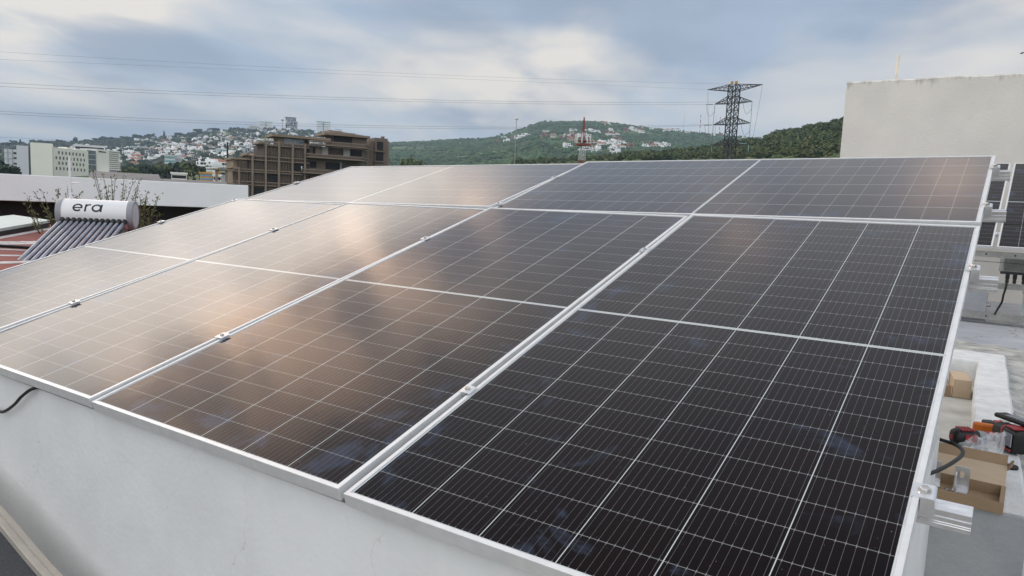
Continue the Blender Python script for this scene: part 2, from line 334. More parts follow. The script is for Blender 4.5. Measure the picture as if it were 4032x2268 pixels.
# ------------------------------------------------------------------ mesh helpers
class MB:
    def __init__(s, M=None):
        s.v = []; s.f = []; s.mi = []; s.M = M; s.cur = 0
    def add(s, vs, fs, M=None):
        b = len(s.v)
        for p in vs:
            p = Vector(p)
            if M is not None: p = M @ p
            if s.M is not None: p = s.M @ p
            s.v.append(tuple(p))
        for f in fs:
            s.f.append(tuple(b + i for i in f)); s.mi.append(s.cur)
    def box(s, x0, x1, y0, y1, z0, z1, M=None):
        v = [(x, y, z) for z in (z0, z1) for y in (y0, y1) for x in (x0, x1)]
        s.add(v, [(0, 2, 3, 1), (4, 5, 7, 6), (0, 1, 5, 4), (2, 6, 7, 3), (0, 4, 6, 2), (1, 3, 7, 5)], M)
    def bevbox(s, x0, x1, y0, y1, z0, z1, b, M=None):
        vs = []
        for z, i in ((z0, b), (z0 + b, 0), (z1 - b, 0), (z1, b)):
            for (xx, sx) in ((x0, 1), (x1, -1)):
                for (yy, sy) in ((y0, 1), (y1, -1)):
                    if i: vs.append((xx + sx * b, yy + sy * b, z))
                    else: vs += [(xx + sx * b, yy, z), (xx, yy + sy * b, z)]
        import bmesh
        bm = bmesh.new()
        for p in vs: bm.verts.new(p)
        r = bmesh.ops.convex_hull(bm, input=bm.verts)
        bm.verts.ensure_lookup_table(); bm.verts.index_update()
        s.add([v.co for v in bm.verts], [[v.index for v in f.verts] for f in bm.faces], M); bm.free()
    def prism(s, pts, z0, z1, M=None):
        n = len(pts)
        v = [(p[0], p[1], z0) for p in pts] + [(p[0], p[1], z1) for p in pts]
        s.add(v, [tuple(range(n))[::-1], tuple(range(n, 2 * n))] + [(i, (i + 1) % n, n + (i + 1) % n, n + i) for i in range(n)], M)
    def extrude(s, prof, a, b, up, M=None):
        """profile (side, up) swept from a to b"""
        a, b = Vector(a), Vector(b); d = (b - a).normalized(); side = d.cross(Vector(up)).normalized(); u = side.cross(d)
        n = len(prof)
        v = [p + side * q[0] + u * q[1] for p in (a, b) for q in prof]
        s.add(v, [tuple(range(n)), tuple(range(n, 2 * n))[::-1]] + [(i, n + i, n + (i + 1) % n, (i + 1) % n) for i in range(n)], M)
    def tube(s, pts, r, n=8, M=None, cap=True):
        pts = [Vector(p) for p in pts]; rs = r if isinstance(r, (list, tuple)) else [r] * len(pts)
        v = []; prev = None
        for i, p in enumerate(pts):
            t = (pts[min(i + 1, len(pts) - 1)] - pts[max(i - 1, 0)]).normalized()
            if prev is None:
                prev = t.orthogonal().normalized()
            prev = (prev - t * prev.dot(t)).normalized(); q = t.cross(prev)
            for k in range(n):
                a = 2 * math.pi * k / n
                v.append(p + (prev * math.cos(a) + q * math.sin(a)) * rs[i])
        f = []
        for i in range(len(pts) - 1):
            for k in range(n):
                f.append((i * n + k, i * n + (k + 1) % n, (i + 1) * n + (k + 1) % n, (i + 1) * n + k))
        if cap:
            f += [tuple(range(n))[::-1], tuple(range((len(pts) - 1) * n, len(pts) * n))]
        s.add(v, f, M)
    def lathe(s, prof, n=24, M=None):
        """profile (radius, height) about z"""
        v = [(r * math.cos(2 * math.pi * k / n), r * math.sin(2 * math.pi * k / n), z) for r, z in prof for k in range(n)]
        f = []
        for i in range(len(prof) - 1):
            for k in range(n):
                f.append((i * n + k, i * n + (k + 1) % n, (i + 1) * n + (k + 1) % n, (i + 1) * n + k))
        f += [tuple(range(n))[::-1], tuple(range((len(prof) - 1) * n, len(prof) * n))]
        s.add(v, f, M)
    def bar(s, a, b, w, M=None):
        s.tube([a, b], w, 4, M)
    def build(s, name, mats, parent=None, smooth=False):
        me = bpy.data.meshes.new(name)
        me.from_pydata(s.v, [], s.f)
        if not isinstance(mats, (list, tuple)): mats = [mats]
        for q in mats: me.materials.append(q)
        if len(mats) > 1: me.polygons.foreach_set('material_index', s.mi)
        import bmesh
        bm = bmesh.new(); bm.from_mesh(me); bmesh.ops.recalc_face_normals(bm, faces=bm.faces); bm.to_mesh(me); bm.free()
        if smooth:
            me.polygons.foreach_set('use_smooth', [True] * len(me.polygons))
            me.set_sharp_from_angle(angle=R(40))
        o = bpy.data.objects.new(name, me); COL.objects.link(o)
        if parent: o.parent = parent
        return o

def bigmesh(name, V, F, mats, parent=None, mi=None):
    """numpy arrays -> one mesh; F is (n,k)"""
    me = bpy.data.meshes.new(name); k = F.shape[1]
    me.vertices.add(len(V)); me.vertices.foreach_set('co', V.astype(np.float32).ravel())
    me.loops.add(F.size); me.loops.foreach_set('vertex_index', F.astype(np.int32).ravel())
    me.polygons.add(len(F)); me.polygons.foreach_set('loop_start', np.arange(0, F.size, k, dtype=np.int32))
    for q in (mats if isinstance(mats, (list, tuple)) else [mats]): me.materials.append(q)
    if mi is not None: me.polygons.foreach_set('material_index', mi.astype(np.int32))
    me.update(calc_edges=True); me.validate()
    o = bpy.data.objects.new(name, me); COL.objects.link(o)
    if parent: o.parent = parent
    return o

def tag(o, label=None, cat=None, group=None, kind=None):
    if label: o['label'] = label
    if cat: o['category'] = cat
    if group: o['group'] = group
    if kind: o['kind'] = kind
    return o
def thing(name, label, cat, M=None, group=None):
    o = bpy.data.objects.new(name, None); COL.objects.link(o); o.empty_display_size = 0.1
    if M is not None:
        o.matrix_world = M if isinstance(M, Matrix) else Matrix.Translation(M)
    return tag(o, label, cat, group)
def structure(o): o['kind'] = 'structure'; return o
def copy_tree(o, parent=None):
    c = o.copy(); COL.objects.link(c)
    if parent is not None: c.parent = parent
    for ch in [q for q in list(o.children)]: copy_tree(ch, c)
    return c
def frame_m(o, ex, ey=None, ez=(0, 0, 1)):
    ex = Vector(ex).normalized(); ez = Vector(ez).normalized()
    ey = Vector(ey).normalized() if ey is not None else ez.cross(ex).normalized()
    ez = ex.cross(ey).normalized() if ey is not None else ez
    M = Matrix.Identity(4)
    for i in range(3): M[i][0], M[i][1], M[i][2], M[i][3] = ex[i], ey[i], ez[i], o[i]
    return M
def far(az, r, z=None, el=None):
    a = R(az)
    if z is None: z = CAM.z + r * math.tan(R(el))
    return Vector((CAM.x + r * math.sin(a), CAM.y + r * math.cos(a), z))

# ================================================================== the roof we look over
# roof upstand (white coated kerb) runs away from us, then turns left under the array
def roof():
    mb = MB(); mb.box(-3.6, 1.20, 2.16, 12.2, -0.95, -0.60); structure(mb.build('roof_slab', CONC))
    mb = MB()
    mb.prism([(1.30, 2.30), (5.0, 2.30), (5.0, 12.2), (-3.6, 12.2), (-3.6, 6.2), (1.30, 6.2)], -0.95, -0.45)
    structure(mb.build('roof_floor', ROOFG))
    # coated kerb: subdivided and slightly uneven so that its edges are hand trowelled
    def strip(mb, L, Rr, z0, z1, jit, seed):
        n = len(L); vs = []; fs = []
        for i in range(n):
            for (p, s) in ((L[i], 1), (Rr[i], -1)):
                j = lambda k: mnoise.noise(Vector((p[0] * 3 + k, p[1] * 3, seed))) * jit
                k2 = lambda k: mnoise.noise(Vector((p[0] * 9 + k, p[1] * 9, seed + 4))) * jit * .5
                x, y = p[0] + j(0) + k2(0), p[1] + j(9) + k2(7)
                dxy = Vector((Rr[i][0] - L[i][0], Rr[i][1] - L[i][1])).normalized() * s * 0.012
                vs += [(x, y, z0), (x, y, z1 - 0.014 + j(3) * .5), (x + dxy.x, y + dxy.y, z1 + j(5) * .4)]
        for i in range(n - 1):
            a, b = i * 6, (i + 1) * 6
            fs += [(a, b, b + 1, a + 1), (a + 1, b + 1, b + 2, a + 2), (a + 2, b + 2, b + 5, a + 5), (a + 5, b + 5, b + 4, a + 4), (a + 4, b + 4, b + 3, a + 3)]
        fs += [(0, 1, 2, 5, 4, 3), tuple((n - 1) * 6 + q for q in (3, 4, 5, 2, 1, 0))]
        mb.add(vs, fs)
    mb = MB(); N = 46
    ys = [2.165 + (6.30 - 2.165) * i / N for i in range(N + 1)]
    strip(mb, [(1.207 - (y - 2.14) * 0.0188, y) for y in ys], [(1.420 - (y - 2.14) * 0.0225, y) for y in ys], -0.60, -0.40, 0.008, 2.0)
    xs = [-3.6 + (1.20 + 3.6) * i / 60 for i in range(61)]
    strip(mb, [(x, 6.32) for x in xs], [(x, 5.78) for x in xs], -0.60, -0.402, 0.008, 5.0)
    k = mb.build('roof_kerb', ROOFW, smooth=True)
    tag(k, 'white coated roof kerb running past the array, tools and an open box lying on it', 'roof kerb')
    # rough mortar fillet outside the kerb
    mb = MB(); vs = []; fs = []
    path = [(1.425, 2.35, 1, 0), (1.415, 3.0, 1, 0), (1.39, 4.0, 1, 0), (1.365, 5.0, 1, 0), (1.345, 5.8, 1, .1), (1.33, 6.25, .8, .6), (1.20, 6.34, .25, 1), (0.8, 6.34, 0, 1), (0.2, 6.34, 0, 1), (-.6, 6.34, 0, 1)]
    P = []
    for i in range(len(path) - 1):
        for k in range(10):
            P.append(tuple(path[i][q] + (path[i + 1][q] - path[i][q]) * k / 10 for q in range(4)))
    nw = 9
    for (x, y, ax, ay) in P:
        wd = 0.10 + 0.85 * ay + 0.05 * mnoise.noise(Vector((x * 6, y * 6, 1))) + 0.12 * ay * mnoise.noise(Vector((x * 2.4, y * 2.4, 7)))
        for k in range(nw):
            tt = k / (nw - 1)
            h = (1 - tt) ** 1.3 * 0.030 + 0.012 * mnoise.noise(Vector((x * 8 + tt * 3, y * 8, 3))) + 0.006 * (1 - tt)
            vs.append((x + ax * (wd * tt - .035), y + ay * (wd * tt - .03), -0.452 + max(h, 0.004 if k < nw - 1 else -.004)))
    for i in range(len(P) - 1):
        for k in range(nw - 1):
            a = i * nw + k; fs.append((a, a + 1, a + nw + 1, a + nw))
    mb.add(vs, fs); o = mb.build('mortar_fillet', RAW, smooth=True); structure(o)
    # wall faces below
    mb = MB(); mb.box(.80, 1.418, 2.1405, 2.164, -0.95, -0.404); 
    tag(mb.build('grey_wall', GREYW), 'grey painted wall face under the near end of the white kerb', 'wall')
    mb = MB(); mb.box(1.4185, 5.0, 2.18, 2.30, -0.95, -0.452)
    tag(mb.build('low_white_wall', WALLW), 'low white wall beside the grey wall face, edge of the outer roof', 'wall')
    mb = MB(); mb.box(-3.6, 1.10, 0.04, 0.19, -0.95, -0.05)
    n = 60
    tag(mb.build('front_wall', WALLW), 'white plastered wall with hairline cracks beneath the front edge of the solar array', 'wall')
    mb = MB(); mb.box(0.96, 1.10, 0.191, 2.14, -0.95, -0.12)
    tag(mb.build('return_wall', WALLW), 'white side wall below the right end of the array', 'wall')
    mb = MB(); mb.box(-3.6, -3.45, 0.191, 12.2, -0.95, -0.42)
    tag(mb.build('side_parapet', WALLW), 'low white parapet along the far side of our roof below the array', 'wall')
    # terrace
    mb = MB(); mb.box(-8, 6, -6, 2.139, -1.15, -0.95); structure(mb.build('terrace_floor', TERRF))
    # rest of our house below
    mb = MB(); mb.box(-3.6, 5.0, 2.17, 12.2, -6.2, -0.951); mb.box(-8, 6, -6, 2.139, -6.2, -1.151)
    tag(mb.build('own_house', CREAM), 'cream walls of the house under the roof and terrace', 'house')
roof()

# tall wall behind
mb = MB(); n = 40
prof = []
vs = []; fs = []
X0, X1, Y0, Y1, ZT = -1.19, 7.0, 12.0, 12.25, 2.905
M_ = 160
for i in range(M_ + 1):
    x = X0 + (X1 - X0) * i / M_
    h = ZT + 0.012 * mnoise.noise(Vector((x * 2.3, 0, 0))) + 0.010 * mnoise.noise(Vector((x * 11, 2, 0))) - 0.012 * max(0, mnoise.noise(Vector((x * 5, 7, 0))))
    vs += [(x, Y0, -0.452), (x, Y0, h - .02), (x, Y0 + .02, h), (x, Y1 - .02, h + .01), (x, Y1, -0.452)]
for i in range(M_):
    a, b = i * 5, (i + 1) * 5
    fs += [(a + k, b + k, b + k + 1, a + k + 1) for k in range(4)]
fs += [(0, 1, 2, 3, 4), tuple(M_ * 5 + k for k in (4, 3, 2, 1, 0))]
mb.add(vs, fs)
mb.box(X0, X0 + .25, 12.251, 16, -0.452, 2.86); mb.box(X0 + .25, 7, 12.251, 16, 2.5, 2.8)
tag(mb.build('stair_head_wall', TALLW), 'tall weathered plaster wall with dark stains along its top, behind the array', 'wall')
mb = MB(); mb.tube([(-.563, 12.6, 2.7), (-.55, 12.6, 3.12), (-.543, 12.6, 3.39)], 0.023, 12)
tag(mb.build('vent_pipe', PVC, smooth=True), 'thin cream pipe standing on top of the tall weathered wall', 'pipe')

# ================================================================== solar array
AM = Matrix(((1.0, 0.000315, 0.001003), (0.0, 0.953974, -0.299889), (-0.001052, 0.299889, 0.953974)))
ZC = (0.00452, -0.00043, 0.00053, -0.00015, 0.00089)
def zwarp(u, v): return ZC[0] * u * v + ZC[1] * v * v + ZC[2] * u * u + ZC[3] * u * u * v + ZC[4] * u * v * v
def AP(u, v, h=0.0):
    return AM @ Vector((u, v, zwarp(u, v) + h))
def local(u, v, h=0.0):
    e = 0.02
    ex = (AP(u + e, v) - AP(u - e, v)).normalized(); ey = (AP(u, v + e) - AP(u, v - e)).normalized()
    ez = ex.cross(ey).normalized(); ey = ez.cross(ex)
    return frame_m(AP(u, v) + ez * h, ex, ey)
PW, PH = 1.134, 2.278
def panel_mesh():
    mb = MB()
    prof = [(0, -.035), (0, -.0008), (.0008, 0), (.0112, 0), (.0120, -.0008), (.0120, -.0022), (.0020, -.0022), (.0020, -.0330), (.026, -.0330), (.026, -.035)]
    n = len(prof); vs = []; fs = []
    for cx, cy, sx, sy in ((0, 0, 1, 1), (PW, 0, -1, 1), (PW, PH, -1, -1), (0, PH, 1, -1)):
        vs += [(cx + sx * o, cy + sy * o, z) for o, z in prof]
    for c in range(4):
        for k in range(n):
            a, b = c * n, ((c + 1) % 4) * n
            fs.append((a + k, b + k, b + (k + 1) % n, a + (k + 1) % n))
    mb.add(vs, fs); fr = mb.build('frame', ALU)
    mb = MB(); mb.box(.004, PW - .004, .004, PH - .004, -.0068, -.0030); gl = mb.build('cell_laminate', LAM)
    return fr, gl
fr0, gl0 = panel_mesh()
PANELS = [
    ('portrait', -0.002, 1.151, 0.0, 2.278, 'dark portrait panel at the near right corner of the array, hand marks by its edges'),
    ('portrait', -1.171, -0.018, 0.0, 2.278, 'near row portrait panel second from the right, warm cloud reflected on its lower left'),
    ('portrait', -2.3040, -1.179, 0.0, 2.278, 'portrait panel third from the right in the near row, mottled with amber cloud reflections'),
    ('portrait', -3.4494, -2.3120, 0.0, 2.278, 'pale glaring portrait panel at the left end of the near row, beside the water heater'),
    ('landscape', -1.171, 1.151, 2.2927, 3.4267, 'bluish grey landscape panel, right one of the upper row, below the pylon and wall'),
    ('landscape', -3.4494, -1.179, 2.2927, 3.4267, 'landscape panel at the left of the upper row, pale with glare, below the brown building'),
]
first = True
for kind, u0, u1, v0, v1, lab in PANELS:
    A_, B_, C_, D_ = AP(u0, v0), AP(u1, v0), AP(u0, v1), AP(u1, v1)
    ex = ((B_ - A_) + (D_ - C_)).normalized(); ey = ((C_ - A_) + (D_ - B_)).normalized()
    mid = (A_ + B_ + C_ + D_) / 4; ez = ex.cross(ey).normalized(); ey = ez.cross(ex)
    o = mid - ex * (u1 - u0) / 2 - ey * (v1 - v0) / 2
    if kind == 'portrait':
        Mx = frame_m(o, ex, ey) @ Matrix.Diagonal(((u1 - u0) / PW, (v1 - v0) / PH, 1, 1))
    else:
        o2 = o + ex * (u1 - u0)
        Mx = frame_m(o2, ey, -ex) @ Matrix.Diagonal(((v1 - v0) / PW, (u1 - u0) / PH, 1, 1))
    t = thing('solar_module', lab, 'solar panel', Mx, 'solar panels of the roof array')
    if first: f_, g_ = fr0, gl0; first = False
    else:
        f_, g_ = fr0.copy(), gl0.copy(); COL.objects.link(f_); COL.objects.link(g_)
    f_.parent = t; g_.parent = t

# mounting rails (slightly skewed, as they were laid)
RAILP = [(-.020, 0), (-.020, -.004), (-.017, -.006), (-.017, -.020), (-.020, -.022), (-.020, -.034), (-.018, -.036), (-.020, -.038), (-.020, -.041), (-.018, -.043), (-.020, -.045), (-.020, -.058),
         (.020, -.058), (.020, -.045), (.018, -.043), (.020, -.041), (.020, -.038), (.018, -.036), (.020, -.034), (.020, -.022), (.017, -.020), (.017, -.006), (.020, -.004), (.020, 0), (.008, 0), (.008, -.006), (-.008, -.006), (-.008, 0)]
RAILP = [(x * .9, z * .76) for x, z in RAILP]
RAILS = [(0.530, 0.540, 'bottom aluminium rail, its bright cut end sticking out above the cardboard box'),
         (1.822, 1.655, 'second aluminium rail up, its end sticking out before the grey cabinet'),
         (2.592, 2.235, 'third aluminium rail up, its end crossing the small rear panels'),
         (3.240, 2.815, 'top aluminium rail, its end just under the far corner of the array')]
for i, (vr, vl, lab) in enumerate(RAILS):
    ur = (1.243, 1.232, 1.227, 1.22)[i]
    a, b = AP(ur, vr, -.037), AP(-3.52, vl, -.037)
    t = thing('mounting_rail', lab, 'rail', a, 'mounting rails under the array')
    mb = MB(); mb.extrude(RAILP, b - a, (0, 0, 0), AM @ Vector((0, 0, 1)))
    ex_ = mb.build('extrusion', ALU2, t)
    for fx in (0.12, 0.38, 0.66, 0.93):
        p = a.lerp(b, fx)
        zb = -.95 if p.y < .2 else -.60
        if p.y < 2.2 and p.y > .2: zb = -.95
        mb = MB(); mb.box(p.x - a.x - .02, p.x - a.x + .02, p.y - a.y - .02, p.y - a.y + .02, zb - a.z + .008, p.z - a.z - .05)
        mb.box(p.x - a.x - .05, p.x - a.x + .05, p.y - a.y - .05, p.y - a.y + .05, zb - a.z, zb - a.z + .0078)
        mb.build('post', ALU2, t)

# clamps
def hexbolt(mb, z0, r=0.0085, h=0.006):
    mb.lathe([(r * 1.35, z0), (r * 1.35, z0 + .0016)], 20)
    mb.lathe([(r, z0 + .0016), (r, z0 + .0016 + h * .8), (r * .85, z0 + .0016 + h)], 6)
    mb.lathe([(r * .6, z0 + .0016 + h * .99), (r * .55, z0 + .0022 + h)], 12)
def mid_clamp():
    mb = MB()
    mb.prism([(-.026, .0010), (-.024, .0042), (-.006, .0052), (.006, .0052), (.024, .0042), (.026, .0010), (.022, .0006), (.009, .0014), (.007, -.030), (-.007, -.030), (-.009, .0014), (-.022, .0006)], -.028, .028,
             Matrix(((1, 0, 0, 0), (0, 0, 1, 0), (0, 1, 0, 0), (0, 0, 0, 1))))
    p = mb.build('plate', ALU2)
    mb = MB(); hexbolt(mb, .0053); b = mb.build('bolt', STEEL)
    return p, b
cp, cb = mid_clamp()
seams = [(-.010, (.512, 1.765), 'the seam left of the darkest panel'), (-1.175, (.510, 1.712, 2.366, 2.997), 'the middle seam of the array'),
         (-2.307, (.515, 1.678), 'the leftmost seam in view'), (-3.449, (1.661, 2.245, 2.825), 'the far left edge of the array')]
ordn = {2: ('lower', 'upper'), 3: ('lowest', 'middle', 'uppermost'), 4: ('lowest', 'second lowest', 'third', 'uppermost')}
firstc = True
for u, vv, where in seams:
    for k, v in enumerate(vv):
        t = thing('mid_clamp', 'silver clamp with hex bolt, %s of those on %s' % (ordn[len(vv)][k], where), 'clamp', local(u, v, 0.0) @ Matrix.Diagonal((.80, .72, .85, 1)), 'clamps holding the panels')
        if firstc: a, b = cp, cb; firstc = False
        else:
            a, b = cp.copy(), cb.copy(); COL.objects.link(a); COL.objects.link(b)
        a.parent = t; b.parent = t
def end_clamp():
    mb = MB()
    pr = [(-.014, .0005), (-.014, .0052), (.024, .0052), (.0275, .0025), (.0275, -.0365), (.0015, -.0365), (.0015, .0003)]
    mb.prism(pr, -.024, .024, Matrix(((1, 0, 0, 0), (0, 0, 1, 0), (0, 1, 0, 0), (0, 0, 0, 1))))
    p = mb.build('body', ALU2)
    mb = MB()
    M2 = Matrix.Translation((.007, 0, 0)); m2 = MB(M2); hexbolt(m2, .0053, .0095, .008)
    b = m2.build('bolt', STEEL)
    return p, b
ep, eb = end_clamp()
for k, (v, lab) in enumerate(((.507, 'large silver end clamp with hex bolt nearest us, over the bottom rail end'), (1.802, 'silver end clamp on the right edge over the second rail end'),
                              (2.527, 'silver end clamp on the right edge just above the row joint'), (3.166, 'silver end clamp near the top right corner of the array'))):
    t = thing('end_clamp', lab, 'clamp', local(1.151, v, 0.0), 'end clamps on the right edge')
    if k == 0: a, b = ep, eb
    else:
        a, b = ep.copy(), eb.copy(); COL.objects.link(a); COL.objects.link(b)
    a.parent = t; b.parent = t

def smooth_pts(pts, n=8):
    pts = [Vector(p) for p in pts]; out = []
    for i in range(len(pts) - 1):
        p0, p1, p2, p3 = pts[max(i - 1, 0)], pts[i], pts[i + 1], pts[min(i + 2, len(pts) - 1)]
        for k in range(n):
            t = k / n
            out.append(0.5 * ((2 * p1) + (p2 - p0) * t + (2 * p0 - 5 * p1 + 4 * p2 - p3) * t * t + (3 * p1 - p0 - 3 * p2 + p3) * t ** 3))
    return out + [pts[-1]]
def cable(name, pts, r, lab, matl=BLACK):
    mb = MB(); mb.tube(smooth_pts(pts), r, 8)
    return tag(mb.build(name, matl, smooth=True), lab, 'cable')
cable('cable', [(1.02, 2.42, -.17), (1.072, 2.295, -.19), (1.145, 2.276, -.20), (1.179, 2.202, -.20), (1.178, 2.102, -.20), (1.135, 1.913, -.20), (1.086, 1.77, -.20), (1.0, 1.55, -.19)], .0075, 'black cable looping out from under the array above the open box')
cable('cable', [(-1.45, .20, -.055), (-1.58, .075, -.035), (-1.625, .025, -.045), (-1.702, .018, -.086), (-1.767, .018, -.130), (-1.844, .018, -.170), (-1.905, .018, -.184), (-2.05, .02, -.180), (-2.3, .025, -.14), (-2.5, .1, -.06)], .006, 'black cable hanging from the front edge against the white wall')

# ------------------------------------------------------------------ things lying on the kerb
def carton():
    t = thing('cardboard_box', 'open shallow cardboard box of brackets on the white kerb, lid folded back', 'cardboard box', frame_m(Vector((1.318, 2.119, -.398)), (-.218, .006, 0), None))
    # local: x towards the left, y towards us is negative -> box depth along -y
    Wd, D, H, th = .30, .225, .046, .003
    mb = MB()
    mb.box(0, Wd, -D, 0, 0, th)                         # bottom
    mb.box(0, Wd, -th, 0, th + .0005, H)                # front wall (towards us)
    mb.box(0, Wd, -D, -D + th, th + .0005, H)           # back wall
    mb.box(-.016, .0, -D, 0, 0, H)                       # folded double end wall
    mb.box(Wd + .0005, Wd + .016, -D, 0, 0, H)
    mb.build('tray', CARD2, t)
    # lid: hinged on the back wall, leaning back
    ang = R(5)
    L = .235
    Ml = Matrix.Translation((0, -D - .001, H)) @ Matrix.Rotation(-ang, 4, 'X')
    mb = MB(Ml); mb.box(-.012, Wd + .012, -L, 0, -th, 0)
    lid = mb.build('lid', CARD, t)
    Mf = Ml @ Matrix.Translation((0, -L, 0)) @ Matrix.Rotation(R(-30), 4, 'X')
    mb = MB(Mf); mb.box(-.010, Wd + .010, -.060, -.0005, -th, 0)
    mb.build('lid_flap', CARD2, lid)
    Ms = Ml @ Matrix.Translation((-.012, 0, 0)) @ Matrix.Rotation(R(62), 4, 'Y')
    mb = MB(Ms)
    mb.prism([(-.0005, -L + .01), (-.0005, -L + .055), (-.022, -L + .062), (-.038, -L + .045), (-.040, -L + .012), (-.028, -L - .012), (-.012, -L - .012)], -th, 0)
    mb.build('side_tab', CARD2, lid)
    return t
carton()
def lfoot(o, ang, lab, lean=0.0, flat=0):
    M4 = Matrix.Translation(o) @ Matrix.Rotation(ang, 4, 'Z') @ Matrix.Rotation(lean, 4, 'X')
    t = thing('mounting_bracket', lab, 'bracket', M4, 'aluminium brackets in the box')
    w2, H, b, th = .027, .098, .055, .006
    # upright plate with a slot: built as a ring
    mb = MB()
    out = [(-w2, 0), (w2, 0), (w2, H), (-w2, H)]
    sl = [(-.006, .052), (.006, .052), (.0075, .058), (.0075, .074), (.006, .080), (-.006, .080), (-.0075, .074), (-.0075, .058)]
    n = 8; o8 = [(-w2, 0), (w2, 0), (w2, .05), (w2, .082), (w2, H), (-w2, H), (-w2, .082), (-w2, .05)]
    o8 = [(-.012, 0), (.012, 0), (w2, .03), (w2, .09), (.012, H), (-.012, H), (-w2, .09), (-w2, .03)]
    vs = []
    for y in (0, th):
        vs += [(p[0], y, p[1]) for p in o8] + [(p[0], y, p[1]) for p in sl]
    fs = []
    for k in range(8):
        k2 = (k + 1) % 8
        fs += [(k, k2, 8 + k2, 8 + k), (16 + k2, 16 + k, 24 + k, 24 + k2), (8 + k, 8 + k2, 24 + k2, 24 + k), (k2, k, 16 + k, 16 + k2)]
    mb.add(vs, fs)
    for cx in (-1, 1):
        for (a, b2, c) in (((cx * .012, 0), (cx * w2, 0), (cx * w2, .03)), ((cx * .012, H), (cx * w2, H), (cx * w2, .09))):
            mb.add([(p[0], y, p[1]) for y in (0.0, th) for p in (a, b2, c)], [(0, 1, 2), (3, 5, 4), (0, 1, 4, 3), (1, 2, 5, 4)])
    mb.build('upright_plate', ALU2, t)
    mb = MB(); mb.box(-w2, w2, -b, -.0005, 0, th); mb.box(-w2, w2, -.006, -.0005, th, th + .010)
    mb.build('foot_plate', ALU2, t)
lfoot((1.085, 2.305, -.39), R(3), 'slotted silver bracket standing at the left end of the cardboard box')
lfoot((1.187, 2.290, -.39), R(-4), 'slotted silver bracket standing upright in the middle of the cardboard box')
lfoot((1.172, 2.185, -.392), R(92), 'silver bracket turned edge on, in front of the upright one in the box', 0.0)
mb = MB(Matrix.Translation((1.135, 2.235, -.385)) @ Matrix.Rotation(R(80), 4, 'Y') @ Matrix.Rotation(R(30), 4, 'X'))
mb.lathe([(.0085, 0), (.0085, .006)], 6); mb.lathe([(.004, .006), (.004, .045)], 10)
tag(mb.build('loose_bolt', STEEL), 'loose steel bolt lying between the brackets in the box', 'bolt')

def scrap():
    t = thing('cardboard_piece', 'folded cardboard packing piece in the corner of the recess below the kerb', 'cardboard', frame_m(Vector((1.132, 5.18, -.599)), (-.14, -.02, 0)))
    mb = MB(); mb.bevbox(0, .118, -.34, 0, 0, .142, .004); mb.build('upright_fold', CARD, t)
    mb = MB(); mb.bevbox(.128, .36, -.05, -.004, 0, .085, .003); mb.box(.128, .36, -.30, -.052, .0, .004); mb.box(.128, .36, -.34, -.30, 0, .142); mb.build('low_fold', CARD2, t)
scrap()

